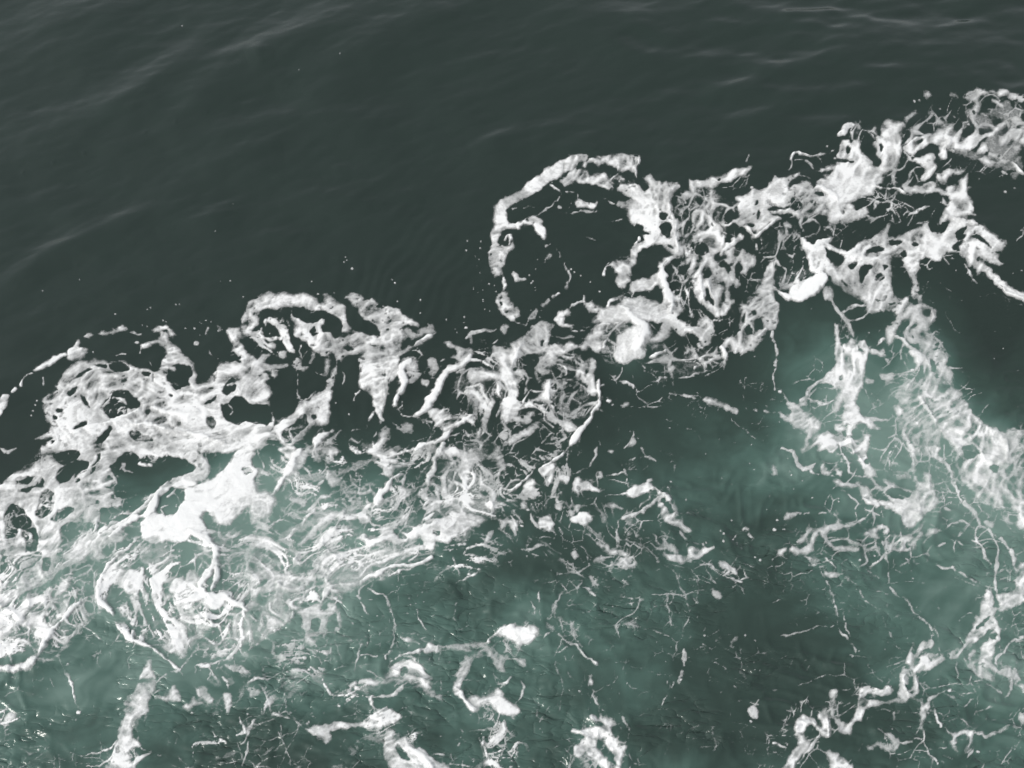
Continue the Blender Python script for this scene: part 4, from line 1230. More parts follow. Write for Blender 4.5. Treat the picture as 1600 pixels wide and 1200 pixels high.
p.77 44,-4 61,-4 61,2 60,10 58,17 55,23 54,28 57,34 60,38 62,38 68,42 71,44 66,44 64,44 62,40 56,38 54,42 52,46 52,50 55,53 59,52 59,47 64,47 65,50 63,55 62,60 63,66 66,70 68,73 60,73 60,68 57,62 53,58 48,54 43,53 43,57 40,59 36,56 32,57 29,55 20,58 24,54 23,50 20,45 15,41 11,38 8,35 4,33 8,33 11,37 15,37 15,33 12,28 14,28 19,30 21,34 26,35 32,39 33,42 30,47 33,49 38,46 42,49 46,48 50,49 50,46 49,43 45,46 42,44 43,41 46,40 45,36 48,32 46,28 44,22 44,16 40,14 38,12 42,8 45,4
h 28,18 33,15 38,15 42,18 43,24 40,27 34,28 28,26 26,22
s.8,.7 36,18 42,18
s1,.75 37,12 31,15 27,19 26,24 22,26 19,29
s.9,.7 26,25 31,28 36,29 42,27
s.7,.7 36,32 38,29
p.7 19,29 22,24 26,24 24,29
h 44,12 47,10 47,14 44,14
h 50,6 53,5 52,8
h 61,63 63,62 63,66 61,66
s.6,.6 0,33 5,33
d1.1 7.5,20.5
s.7,.6 4,2 3,12 4,18
s.5,.6 8,20 11,24 13,28
s1.1,.65 9,56 14,58
s1.3,.7 16,59 18,65 22,69
s1.3,.7 22,69 27,68 30,65
s1,.7 27,70 32,72
p.7 33,69 35,64 37,69 39,72 35,73
s.7,.6 37,72 44,74
s.5,.6 16,47 21,48
p.8 2,69 3,66 5,68 6,72 3,72
p.6 42,68 46,72 45,74 43,72
s1,.65 46,60 50,64 50,70 54,73
p.72 40,76 44,75 50,77 56,79 55,81 48,80 42,79
s.8,.65 46,82 49,85
s1,.7 54,73 62,73 70,74
p.75 54,76 60,79 64,83 70,90 70,92 64,90 58,86 56,82
p.72 70,74 78,76 82,80 88,82 92,84 94,78 90,74 82,74 78,72 88,71 90,66 88,56 84,50 82,46 83,41 87,41 90,48 92,58 92,70 94,76 98,76 96,70 102,72 103,80 106,86 106,92 98,96 94,102 90,106 86,105 84,98 80,94 72,92 70,88 76,90 80,94 76,86 68,82 66,78 74,80
h 60,76 68,75 75,78 74,80 66,78
h 74,82 78,80 86,82 90,86 86,88 78,87 74,85
h 80,76 88,75 92,77 90,80 84,79
b1.2,.85 103,80 105,84 102,90
b1.2,.8 96,72 100,76 101,82
p.9 79,28 82,28 85,33 84,37 80,35 79,31
p.6 82,24 86,22 89,25 88,30 84,28
b1,.75 97,0 94,6 91,12 88,18 86,21
s.9,.7 72,11 78,8 86,10 92,8
p.65 70,12 74,9 80,12 74,13
p.6 62,13 67,14 62,14
s.6,.6 74,1 79,4
s.5,.5 61,19 64,26 68,31
s1.1,.65 62,38 72,38 78,38
s.8,.6 63,42 70,44
p.72 98,-4 108,-4 112,8 113,16 108,10 106,16 110,24 115,30 118,36 122,38 126,36 132,37 132,40 128,42 138,43 144,46 152,46 164,46 164,50 156,52 164,56 164,60 154,56 150,58 150,64 147,72 149,76 156,78 164,74 164,98 156,96 150,92 144,92 138,86 130,80 124,76 122,70 121,62 116,56 110,50 106,45 104,40 100,34 95,30 93,22 97,15 101,10
h 97,26 102,26 105,30 101,33 98,30
h 105,37 109,38 107,40
h 134,50 138,48 141,52 137,53
h 150,60 160,60 164,66 162,66 154,66 150,64
h 148,72 150,68 156,68 164,70 164,74 154,75
s.8,.65 150,66 156,68 164,69
l.7 45 122,46 150,50 150,74 140,80 124,62
l.65 60 108,40 122,52 126,76 150,94 160,96 150,70 130,44
b1,.85 95,24 97,30 102,36 106,44 112,50 120,56
b1.4,.8 136,44 144,48 149,54 150,62 147,70
b1.2,.8 144,48 154,47 162,46
b1,.75 124,48 130,58 136,64 142,70
h 122,80 132,80 138,84 140,88 132,88 124,86
s.8,.65 122,87 132,89 142,92 152,94
s.9,.6 130,80 136,86
l.55 85 86,34 106,44 110,54 120,60 124,74 122,92 110,92 104,78 96,72 94,60 90,50
p.75 98,56 103,53 107,56 106,60 110,64 104,62
s.9,.65 90,36 94,42 98,48 104,54
s.8,.65 90,50 98,48
s.8,.65 78,55 76,60 76,68
s.7,.65 80,53 83,58
s1,.65 108,62 112,66 114,72 118,82 120,90
s1,.75 108,82 110,86 110,92
s.8,.6 112,68 116,72
p.9 156,92 162,88 164,92 164,104 160,106 156,100 158,96
s1.1,.65 123,89 128,95 131,101 132,106
s.7,.6 110,94 116,94
p.65 10,100 13,97 20,96 21,97 14,99 12,101
s1.1,.65 23,97 26,96
s.6,.6 32,97 36,97
s.6,.6 38,97 44,98 43,95
d.8 6,101
d1.1 4,107
d.4 12,62 20,66 28,87 44,87 9,107 14,70 15,72
s.4,.5 4,76 4,82 2,86
s1,.65 60,98 56,101 50,104 44,105 38,107 33,110 30,112
s.6,.6 64,95 60,99
T 1200 760
p.7 24,28 28,26 29,29 32,27 38,25 43,24 44,22 43,20 47,24 50,24 54,21 60,20 52,24 44,26 38,28 36,32 38,36 41,38 50,37 56,38 56,40 48,39 40,39 36,35 34,30 30,32 28,36 29,40 25,42 22,43 16,43 13,41 15,38 20,40 25,36 20,36 18,35 22,32
d.6 18,35 44,9 10,27
p.7 6,42 10,39 11,41 8,44
s.6,.6 3,46 6,44
s.6,.6 0,51 4,49
s.7,.65 22,43 27,46 30,50
p.7 27,46 30,44 33,46 31,48 33,51 29,50
l.4 10 0,44 30,46 40,52 14,60
s.6,.65 36,44 38,48 42,51
p.7 36,54 42,54 44,56 40,57
s.6,.6 46,48 50,44
l.5 20 36,42 56,40 70,42 90,44 88,46 70,46 44,48
s.6,.6 49,50 50,55
p.6 48,57 51,57 50,59
s.5,.6 50,57 55,61 59,66 62,72
s.4,.5 62,72 70,77
s.4,.4 70,80 74,88 78,96 82,102
s.5,.5 34,54 38,62 41,72 44,80 43,86
s.5,.6 47,78 49,88 52,96 54,103
s.7,.65 44,88 48,94 53,100
d1.4 52,106
s.45,.5 44,86 38,88 34,87 28,88 23,90 18,91 12,94 8,94
p.7 58,31 62,27 68,24 74,24 76,27 73,30 71,28 74,26 70,26 67,28 69,32 66,32 63,31
b1,.8 72,30 75,26
l.6 60 56,32 70,28 72,36 58,38
p.62 70,34 80,35 84,31 92,29 98,20 96,26 98,30 100,26 102,27 108,26 102,29 98,32 92,34 90,38 82,40 74,38
l.6 40 56,36 70,32 84,30 98,22 104,26 98,34 90,40 64,44
d.8 87,45 74,41 67,43 57,46
s.5,.55 110,26 116,22 122,21 126,24 129,27
s1.2,.65 122,10 128,14 131,18 132,24
s.9,.65 132,25 129,27 130,33 134,38 136,43 139,49
s.9,.65 132,25 138,27 142,32 144,38 143,45 143,50,1.4 142,56 142,61 143,66
p.65 134,23 141,23 140,26 137,25
s.9,.65 142,29 148,33 152,39 154,46 156,52
l.5 60 144,10 160,10 160,34 150,34 140,20
p.65 144,18 150,18 152,22 156,18 160,16 164,20 164,28 158,28 154,24 150,24
p.9 164,46 158,48 155,54 155,60 157,63 164,64
s.6,.6 104,38 107,36 111,35
s.5,.5 90,46 98,49
s.7,.6 100,44 101,47
s.8,.65 106,48 112,51 116,50 120,53 126,57 131,60 136,58
d.9 116,50
s.5,.55 114,55 119,58
d.6 91,57
s.4,.45 62,52 70,57
s.7,.6 76,62 79,66 81,69 85,69 89,73 92,79 97,83 101,89 104,95
l.45 60 84,66 94,74 104,94 98,92
s.5,.5 68,65 74,67
s.6,.5 103,68 105,71
s.3,.4 106,72 108,80 104,86
s.4,.5 128,78 120,82
p.75 137,64 140,68 141,72 140,76 146,74 143,70 142,67 148,67 154,66 158,62 164,62 164,70 156,74 148,77 141,78 142,84 144,90 145,95 141,98 140,106 139,110 143,116 150,113 155,117 158,122 148,118 142,117 136,114 140,122 132,120 127,114 126,106 129,102 132,106 134,98 138,94 140,92 142,89 139,88 134,92 128,98 124,104 121,104 118,107 114,108 113,106 118,103 122,100 126,94 129,88 130,80 133,80 135,73
h 130,90 134,84 139,80 138,84 134,88
h 138,93 143,92 141,96
b1.2,.85 138,68 138,74
b1.6,.85 144,74 152,70 160,67
s.6,.7 122,104 124,112 126,114
T 1200 900
p.75 85,54 88,48 91,50 96,42 101,40 104,42 100,45 95,46 92,52 98,50 104,48 110,51 106,54 102,57 94,60 93,66 93,76 97,78 100,80 98,86 96,92 95,96 96,88 97,83 92,78 88,76 84,80 80,74 82,72 83,62 84,56 87,60 86,66 84,70 87,74 90,72 91,66 91,60 88,56
s.5,.6 90,42 92,45
s.8,.65 101,33 103,37 101,41
s.8,.7 103,33 108,41
s.5,.6 106,38 108,47
s.8,.65 114,52 118,48 122,46
s.6,.6 118,54 118,62
s1,.7 97,79 102,77 106,74 113,71
s.5,.55 110,73 116,76 119,81
s1,.65 103,79 105,88 107,94
b1 84,62 84,72 88,76
b.9 92,62 92,72
p.75 56,72 62,70 64,71 70,72 74,69 77,71 76,75 68,75 62,73 60,78 66,79 74,79 80,77 86,78 82,80 74,80 64,81 60,82 58,90 53,93 52,99 47,99 44,96 45,92 50,92 54,88 57,80
h 62,75 74,76 76,78 66,78
b1 60,68 66,71 72,72 76,70
l.6 50 50,70 60,66 58,82 54,84
p.7 38,72 42,71 44,74 42,78 41,84 42,88 46,92 44,94 40,90 38,84 40,78
p.8 33,86 36,82 38,86 38,94 39,101 35,100 32,97 28,94 24,94 22,98 17,98 16,94 20,88 24,88 28,90 32,94 34,92 31,88
b1 17,96 20,91 26,92 32,96 36,98
b1 37,86 37,94 38,100
p.7 17,98 22,100 25,104 24,110 20,112 16,116 16,124 11,120 12,114 16,110 20,106 19,102
s1,.7 32,100 28,105 24,110 18,116
l.45 60 10,80 40,70 46,80 46,120 10,120
h 24,96 30,97 32,98 30,101 25,102
s.6,.6 4,105 12,107
s.6,.6 10,100 18,100
p.85 36,109 42,110 48,114 52,120 54,124 38,124 40,118 37,114
p.8 12,116 16,115 17,120 14,124 11,122
s.6,.6 46,73 51,71
s.7,.6 44,82 50,80
p.6 61,107 65,105 70,104 74,106 78,106 76,102 73,99 76,98 79,102 81,102 80,108 74,109 68,106 63,109
s.4,.5 68,96 73,99
s.6,.6 80,104 84,105 92,103 96,102
s.7,.65 96,94 97,102 94,106
s.7,.65 96,104 101,111 105,117
s.6,.5 100,108 108,108 112,106
s1,.7 110,95 115,100 117,106
p.68 113,98 118,98 124,96 129,97 128,102 125,109 122,112 124,106 127,100 122,98 118,101 117,106 118,110 114,106 115,101
s1,.65 128,97 134,97 138,100 144,97 150,95 160,93
s.5,.5 118,87 124,92 130,96
s.5,.5 156,96 160,104
l.4 60 112,106 160,104 160,122 112,122
d1 131,110
s.6,.5 132,84 140,82
s.4,.5 130,82 134,88
p.8 158,86 160,83 164,82 164,92 158,90
l.5 40 142,52 156,58 156,66 148,64
s.8,.65 148,61 153,66 152,72 148,75
s.8,.65 144,58 150,56 156,60 156,68
s.5,.55 135,68 142,71 148,74
s.5,.6 129,66 133,66
s1.3,.65 160,38 155,40 151,42
s1,.65 151,42 147,47 143,50 142,55
s.5,.5 122,74 128,73
s.5,.5 98,68 103,70
s.6,.4 156,80 152,86
p.7 157,68 162,70 164,74 160,72
s.4,.4 54,50 66,51
s.5,.4 62,54 66,60 72,68
s.3,.35 20,2 12,12 2,17
T 0 0 1
l.82 30 190,860 320,830 470,840 490,930 420,985 330,1030 240,1005 175,940
l.64 50 430,690 520,680 620,700 760,720 790,830 640,860 560,930 440,900
l.9 40 -10,960 60,920 170,860 195,900 130,980 60,1045 -10,1060
l.6 40 -10,860 120,800 200,840 60,940 -10,960
l.5 30 640,640 900,620 900,760 760,820 640,760
l.35 15 820,760 1010,740 1060,880 960,900 850,860
l.4 70 1380,560 1500,600 1600,700 1600,820 1420,800 1350,700
l.5 20 1210,830 1450,820 1460,880 1220,890
l.4 60 1500,800 1600,790 1600,1060 1560,1000 1520,900
l.45 60 1385,520 1470,540 1560,660 1600,760 1600,820 1480,810 1360,700
l.38 60 1240,560 1330,560 1350,700 1260,690
l.5 60 1480,150 1600,150 1600,280 1500,260 1400,300 1380,240
l.4 60 1240,760 1360,720 1420,830 1300,820
l.45 40 1190,340 1330,260 1420,300 1380,380 1230,400
l.45 10 1330,400 1480,350 1500,420 1400,480
l.45 70 1070,340 1160,360 1160,500 1080,520
l.5 60 690,560 900,520 900,640 690,660
p.5 1500,660 1560,680 1600,700 1600,800 1540,790 1490,740
p.45 1400,600 1450,590 1480,680 1440,720 1400,680
p.3 1590,150 1600,290 1540,255 1480,240 1500,190
p.3 560,1150 620,1140 640,1180 590,1160
s8,.4 440,750 540,740 620,700
s7,.4 420,850 520,800 600,790 700,740
s6,.45 330,960 400,985 450,960
s6,.5 20,930 90,890 170,850 210,800
l.75 40 380,880 470,900 560,860 640,850 560,920 460,960
l.4 75 1300,540 1350,560 1350,700 1300,740
p.62 1490,600 1520,650 1570,690 1600,690 1600,740 1540,720 1490,680 1465,630
p.6 1430,500 1460,530 1475,590 1450,600 1435,560
p.58 1340,560 1330,620 1300,650 1310,610 1320,570
h 1500,700 1520,695 1530,712 1510,720
h 1450,560 1462,565 1458,585
h 1540,730 1560,728 1556,745
"""
paint(TRACE)

# ------------------------------------------------------------------ milky, air-filled water under the wake
def blob(x, y, rx, ry, a, ang=0):
    c, s = math.cos(math.radians(ang)), math.sin(math.radians(ang))
    dx, dy = PX - x, PY - y
    u = (dx * c - dy * s) / rx; v = (dx * s + dy * c) / ry
    return a * np.exp(-(u * u + v * v))
edge_x = [-10, 60, 200, 330, 450, 560, 680, 800, 930, 1060, 1180, 1300, 1450, 1620]
edge_y = [740, 720, 700, 690, 680, 690, 690, 690, 640, 580, 545, 470, 430, 400]
below = PY - np.interp(GX, edge_x, edge_y)[None, :].astype(np.float32)
AER = sstep(-60, 230, below) * .47
for b in [(410, 780, 100, 90, .85), (320, 900, 190, 130, .52), (560, 800, 190, 90, .35, 35), (150, 1050, 260, 120, .25, 20),
          (560, 960, 170, 110, .25), (1000, 560, 60, 60, .15), (1255, 540, 75, 120, .35), (1440, 600, 80, 120, .5),
          (1490, 740, 140, 90, .5, -30), (1590, 960, 120, 180, .35), (1360, 900, 130, 90, .2), (1330, 680, 80, 90, .4),
          (850, 980, 120, 110, .12), (1150, 700, 130, 70, .14), (100, 880, 160, 60, .4, 35), (1480, 1080, 120, 80, .12),
          (640, 1080, 160, 80, .12), (990, 560, 40, 40, .25)]:
    AER = AER + blob(*b)
for b in [(860, 880, 200, 60, -.2, 10), (1230, 1010, 130, 100, -.25), (1180, 880, 110, 60, -.16), (1560, 560, 110, 130, -.5),
          (40, 820, 40, 50, -.3), (1320, 1130, 180, 70, -.25), (560, 1150, 170, 60, -.15), (700, 780, 60, 40, -.1),
          (1100, 1150, 160, 90, -.15), (100, 1150, 140, 60, -.12), (1080, 1000, 120, 70, -.08)]:
    AER = AER + blob(*b) * .7
AER = AER + (fbm(PX / 150, PY / 110, 3) - .5) * .22 * sstep(-20, 120, below) + (fbm(PX / 38, PY / 28, 3) - .5) * .12 * sstep(0, 120, below)
AER = AER * (.7 + .6 * fbm(QX / 60 + 6, QY / 34 + 17, 4)) 
AER = np.clip(AER, 0, 1.2)

# thin threads and scum all through the churned water
# old foam: a wide net of beaded threads left over the churned water
WX2 = UX + WXO * .7; WY2 = UY + WYO * .7
NB = fbm(PX / 75 + 33, PY / 60 + 71, 2)
web = (1 - sstep(.004, .045, worley(WX2 / 88 + 3, WY2 / 66 + 8))) * sstep(.36, .50, NB) * .58
web = np.maximum(web, (1 - sstep(.01, .075, worley(WX2 / 40 + 13, WY2 / 30 + 5))) * sstep(.51, .64, NB + T2 * .1) * .46)
web = np.maximum(web, (1 - sstep(.02, .13, worley(WX2 / 19 + 1, WY2 / 15 + 9))) * sstep(.56, .68, fbm(PX / 50 + 3, PY / 40 + 7, 2)) * .42)
web = web * .78 * BEAD * sstep(0, 70, below)
# feathery threads trailing off the thicker foam
def blur(a, r):
    for ax in (0, 1):
        for _ in range(2):
            c = np.cumsum(np.pad(a, [(r + 1, r) if k == ax else (0, 0) for k in (0, 1)], mode='edge'), axis=ax, dtype=np.float64)
            n = a.shape[ax]
            a = ((c[2 * r + 1:2 * r + 1 + n] - c[:n]) if ax == 0 else (c[:, 2 * r + 1:2 * r + 1 + n] - c[:, :n])) / (2 * r + 1)
            a = a.astype(np.float32)
    return a
near = blur(D, 9)
POOL = np.zeros((NY, NX), np.float32)      # smooth pools between the strands
for b in [(1565, 560, 85, 110, 1.2), (1255, 560, 55, 90, 1), (1150, 740, 110, 80, 1.2), (1290, 775, 110, 38, 1), (130, 1110, 150, 70, .9), (1530, 340, 60, 50, 1),
          (1010, 680, 80, 40, .8), (700, 950, 120, 60, .7), (900, 1060, 90, 60, .6), (1300, 1000, 100, 40, .8), (1490, 520, 40, 60, .8), (560, 610, 30, 60, .8), (620, 660, 30, 50, .8),
          (930, 390, 80, 60, 1.2), (1450, 950, 60, 50, .7), (680, 1110, 60, 40, .8), (780, 1060, 40, 30, .8), (1180, 970, 90, 50, .7), (1110, 1100, 120, 80, .7)]:
    POOL = np.maximum(POOL, blob(*b))
POOL = np.clip(1 - POOL * 1.3, 0, 1)
fine = lace((slice(None), slice(None)), 35, .27)
zone = sstep(-30, 60, below) * (.35 + .9 * sstep(.35, .6, fbm(PX / 90 + 4, PY / 70 + 8, 2)))
L = np.maximum(L, fine * np.clip(zone, 0, 1) * POOL * (.8 - .35 * sstep(820, 900, PY)))
L = np.maximum(L, web * (.25 + .75 * POOL))
feather = lace((slice(None), slice(None)), 50, .40)
L = np.maximum(L, feather * sstep(.06, .42, near) * (.25 + .75 * sstep(-60, 30, below)) * (.3 + .7 * POOL))
# stray flecks
for k in range(600):
    x, y = rng.rand() * 1600, rng.rand() * 1200
    b = y - np.interp(x, edge_x, edge_y)
    if b < -10 and rng.rand() > .05: continue
    w = window([x], [y], 5); r = rng.rand() * .8 + .5
    D[w] = np.maximum(D[w], sstep(-1, 1, sdf_stroke([(x, y, r), (x + rng.rand() * 4 - 2, y + rng.rand() * 3 - 1.5, r * .6)], w, .3)) * .5)

AER = np.clip(AER * (1 + T3 * .32 + T2 * .2) + .30 * blur(np.maximum(D, L), 14) * sstep(-40, 80, below) - .03, 0, 1.1)
# inner clouding of the foam: combed streaks, thin grey places, heaped white places
HEAP = (blob(385, 750, 50, 45, 1.0) + blob(300, 800, 70, 35, .9) + blob(990, 530, 35, 50, 1.0) + blob(250, 905, 60, 30, .5)
        + blob(1330, 280, 90, 50, .5, 30) + blob(1250, 455, 60, 30, .7) + blob(700, 830, 80, 30, .6, 20) + blob(1420, 780, 40, 30, .6)
        + blob(1540, 720, 60, 50, .4) + blob(60, 780, 60, 40, .5) + blob(200, 690, 90, 50, .35))
def streak(ang, a, b, o):
    c, s = math.cos(math.radians(ang)), math.sin(math.radians(ang))
    return fbm((QX * c - QY * s) / a + o, (QX * s + QY * c) / b + o * 2, 3) - .5
big = fbm(QX / 60 + 15, QY / 45 + 2, 2) - .5
F = np.maximum(D, L)
F = F + np.where(F > .05, np.maximum(T0 * .14 + T1 * .26 + T2 * .36 + T3 * .25 + big * .5, -.30) * sstep(.3, .7, F), 0) * (1 - .6 * R) * (1 - .45 * np.clip(HEAP, 0, 1))
F = F + np.clip(HEAP, 0, 1) * .08 * sstep(.35, .7, D)
def rot(ang, a, b):
    c, s = math.cos(math.radians(ang)), math.sin(math.radians(ang))
    return (UX * c - UY * s) / a, (UX * s + UY * c) / b
lft = PX < 880
ua, va = rot(15, 40, 20); ub, vb = rot(55, 36, 18)
C1 = np.where(lft, worley(ua, va), worley(ub, vb))
ua, va = rot(25, 16, 10); ub, vb = rot(60, 16, 10)
C2 = np.where(lft, worley(ua + 7, va), worley(ub + 7, vb))
solid = (1 - .8 * R) * (1 - .85 * np.clip(HEAP, 0, 1)) * (F > .08)
solid = solid * (.3 + .7 * sstep(.25, .6, blur(D, 5)))
open1 = sstep(.40, .66, fbm(PX / 60 + 31, PY / 50 + 7, 2)); open2 = sstep(.38, .64, fbm(PX / 42 + 3, PY / 36 + 57, 2))
OPEN = np.clip(blob(1490, 670, 90, 110, .7) + blob(1570, 760, 60, 60, .8) + blob(1110, 430, 60, 90, .5) + blob(1390, 760, 60, 30, .3) + blob(1320, 560, 30, 50, .3) + blob(1480, 220, 120, 70, .5), 0, 1)
F = F + solid * (.10 * (1 - sstep(.0, .28, C1)) + .04 * (1 - sstep(0, .3, C2)) - .05
                 - sstep(.16, .62, C1) * (.02 + .34 * open1 + .10 * mixr + .30 * OPEN) - sstep(.2, .6, C2) * (.0 + .20 * open2 + .06 * OPEN))
pits = sstep(.72, .80, fbm(QX / 8 + 140, QY / 6 + 31, 2)) * sstep(.45, .6, fbm(PX / 70, PY / 70 + 9, 2)) * (1 - R) * (1 - np.clip(HEAP * 2, 0, 1))
F = np.clip(F - pits * .4, 0, 1.1).astype(np.float32)
BR = np.clip(R + .5 * HEAP * (D > .5), 0, 1)

# ------------------------------------------------------------------ the sea carries on past the surveyed part
NPX, NPY = int(PADX / STEP), int(PADY / STEP)
def pad(a, wide=60):
    """the wake goes on along its own line: far from the edge it repeats other stretches of itself, shifted"""
    r = np.pad(a, ((NPY, NPY), (NPX, NPX)), mode='reflect')
    jj, ii = np.meshgrid(np.arange(-NPY, NY + NPY), np.arange(-NPX, NX + NPX), indexing='ij')
    dn = jj >= NY
    sj = np.where(ii >= NX, jj + int(330 / STEP), np.where(ii < 0, jj - int(330 / STEP), jj))
    si = np.where(ii >= NX, ii - NX + int(60 / STEP), np.where(ii < 0, ii + NX - int(90 / STEP), ii))
    si = np.where(dn, si + int(620 / STEP), si)
    sj = np.where(dn, 2 * NY - 1 - jj, sj)
    sj = np.abs(sj); sj = np.where(sj >= NY, 2 * NY - 1 - sj, sj)
    si = np.abs(si); si = np.where(si >= NX, 2 * NX - 1 - si, si)
    sj = np.clip(sj, 0, NY - 1); si = np.clip(si, 0, NX - 1)
    d = np.maximum(np.maximum(-ii, ii - NX + 1), np.maximum(-jj, jj - NY + 1)) * STEP
    m = sstep(4, wide, d + (fbm(ii / 20., jj / 20., 2) - .5) * 40 * (d > 0))
    return (r * (1 - m) + a[sj, si] * m).astype(np.float32)
FX = (np.arange(-NPX, NX + NPX) * STEP).astype(np.float32); FY = (np.arange(-NPY, NY + NPY) * STEP).astype(np.float32)
FPX, FPY = np.meshgrid(FX, FY)
WX, WY = to_world(FPX, FPY)
F = pad(F); BR = pad(BR); AER = pad(AER.astype(np.float32), 260)
# above the top of the wake nothing is mirrored back in
F[:NPY] = 0; AER[:NPY] = 0
H, W = F.shape
edge = np.minimum(np.minimum(np.arange(W), W - 1 - np.arange(W))[None, :] / 40.0, np.minimum(np.arange(H), H - 1 - np.arange(H))[:, None] / 40.0)
edge = np.clip(edge, 0, 1); edge = edge * edge * (3 - 2 * edge)
F = F * edge

# ------------------------------------------------------------------ waves (metres)
def crest(z, pts, w, amp, skew=-.35):
    """a low swell crest along a line of photo points: gentle back, steeper face"""
    pts = chaikin(chaikin([(a, b, 0.0) for a, b in pts], False), False)
    best = np.full(FPX.shape, 1e9, np.float32); side = np.zeros(FPX.shape, np.float32); al = np.zeros(FPX.shape, np.float32)
    n = len(pts) - 1
    for i in range(n):
        ax, ay, _ = pts[i]; bx, by, _ = pts[i + 1]
        ex, ey = bx - ax, by - ay; le = math.hypot(ex, ey) + 1e-6
        t = np.clip(((FPX - ax) * ex + (FPY - ay) * ey) / (le * le), 0, 1)
        d = np.hypot(FPX - ax - ex * t, FPY - ay - ey * t)
        m = d < best
        sg = np.sign(ex * (FPY - ay) - ey * (FPX - ax))
        best = np.where(m, d, best); side = np.where(m, sg, side); al = np.where(m, (i + t) / n, al)
    s = best * side; w = w * 1.5 + 4
    ww = np.where(s > 0, w * (1 - skew), w * (1 + skew))
    z += 3.8 * amp * np.exp(-(s / ww) ** 2) * np.sin(np.pi * np.clip(al, 0.02, .98)) ** .7
Z = np.zeros(FPX.shape, np.float32)
for pts, w, amp in [
    ([(-60, 250), (60, 215), (190, 165), (240, 135), (330, 70), (400, 35)], 24, .030),
    ([(180, 250), (280, 190), (350, 120), (400, 88), (470, 60), (540, 25), (640, 0), (760, -20)], 26, .034),
    ([(385, 96), (405, 88), (432, 83)], 7, .012),
    ([(420, 150), (500, 125), (580, 70), (680, 30), (780, -5)], 24, .028),
    ([(290, 240), (340, 215), (420, 192), (520, 186), (600, 192), (660, 206)], 20, .020),
    ([(220, 310), (300, 270), (400, 245), (450, 243)], 18, .012),
    ([(500, 272), (530, 262), (580, 274)], 9, .009),
    ([(-60, 500), (0, 458), (60, 412), (120, 378), (200, 345), (270, 326), (330, 318)], 14, .022),
    ([(240, 370), (300, 348), (350, 336), (410, 326)], 12, .014),
    ([(450, 325), (480, 308), (520, 308), (560, 315), (620, 330)], 11, .012),
    ([(360, 395), (410, 370), (450, 368), (490, 374)], 10, .009),
    ([(-60, 560), (20, 510), (120, 460), (230, 425), (330, 412)], 18, .012),
    ([(-60, 110), (60, 60), (180, 10), (260, -30)], 40, .030),
    ([(730, 235), (770, 216), (830, 210)], 9, .010),
    ([(620, 355), (680, 352), (740, 362), (800, 376)], 12, .007),
    ([(800, 45), (880, 20), (960, 32), (1060, 25), (1140, 0)], 16, .016),
    ([(1080, 30), (1150, 18), (1240, 40), (1320, 48), (1380, 42)], 18, .018),
    ([(1180, 105), (1260, 70), (1350, 55), (1450, 60), (1620, 30)], 22, .022),
    ([(900, 62), (960, 70), (1010, 95), (1100, 100)], 16, .012),
    ([(1340, 60), (1420, 85), (1500, 78), (1640, 85)], 16, .018),
    ([(1200, 150), (1300, 120), (1400, 115), (1500, 125), (1640, 118)], 16, .016),
    ([(1120, 160), (1200, 130), (1280, 95), (1330, 80)], 18, .016),
    ([(1060, 240), (1140, 200), (1230, 165), (1300, 150)], 16, .014),
    ([(1180, 225), (1260, 190), (1340, 170), (1420, 150)], 12, .012),
    ([(780, 215), (860, 195), (940, 185), (1010, 170)], 14, .009),
    ([(690, 262), (760, 236), (860, 222), (960, 215), (1040, 205)], 12, .008),
]:
    crest(Z, pts, w, amp)
gx, gy = WX, WY
# long low swell plus fading capillary ripple trains
Z += .05 * (fbm(gx * .16 + 3, gy * .22 + 8, 2) - .5) + .07 * (fbm(gx * .35 - gy * .25, gy * .8 + gx * .5 + 40, 2) - .5)
belowF = FPY - np.interp(FX, edge_x, edge_y)[None, :].astype(np.float32)
calm = 1 - sstep(-120, 60, belowF)
ring = np.hypot(FPX - 700, (FPY - 760) * 1.15) + (fbm(FPX / 120, FPY / 120, 2) - .5) * 90
Z += calm * .0012 * np.sin(ring / 5.6) * sstep(.50, .66, fbm(FPX / 130 + 9, FPY / 80 + 2, 2)) * (1 - sstep(500, 760, ring))
ring2 = np.hypot(FPX - 880, (FPY - 560) * 1.05) + (fbm(FPX / 90 + 5, FPY / 90, 2) - .5) * 50
Z += calm * .0030 * np.sin(ring2 / 3.6) * sstep(.42, .6, fbm(FPX / 110 + 3, FPY / 60 + 12, 2)) * (1 - sstep(360, 470, ring2))
rt = sstep(850, 1250, FPX) * (1 - sstep(130, 330, FPY))
Z += calm * .040 * (fbm(gx * 1.1 + gy * .9 + 6, gy * 3.2 - gx * 1.6, 3) - .5)
Z += rt * .11 * (fbm(gx * .9 + gy * .5, gy * 2.4 - gx * .4, 2) - .5)
# chop in the churned water
ch = sstep(20, 260, belowF) * (.45 + .9 * sstep(.4, .62, fbm(FPX / 160 + 2, FPY / 120 + 5, 2)))
wx_ = gx + (fbm(gx * 1.1, gy * 1.1, 2) - .5) * .7; wy_ = gy + (fbm(gx * 1.1 + 20, gy * 1.1 + 7, 2) - .5) * .7
r1 = 1 - np.abs(2 * vnoise(wx_ * 1.5, wy_ * 3.0 + 4) - 1); r2 = 1 - np.abs(2 * vnoise(wx_ * 3.4 + 9, wy_ * 6.5) - 1)
r3 = 1 - np.abs(2 * vnoise(wx_ * 7.5 + 2, wy_ * 13 + 6) - 1)
Z += ch * (.034 * (r1 ** 2 - .5) + .026 * (r2 ** 3 - .3) + .009 * (r3 ** 3 - .3) - .014 * r2 ** 10 * sstep(.4, .6, r1) - .008 * r3 ** 10 * sstep(.5, .7, r2))
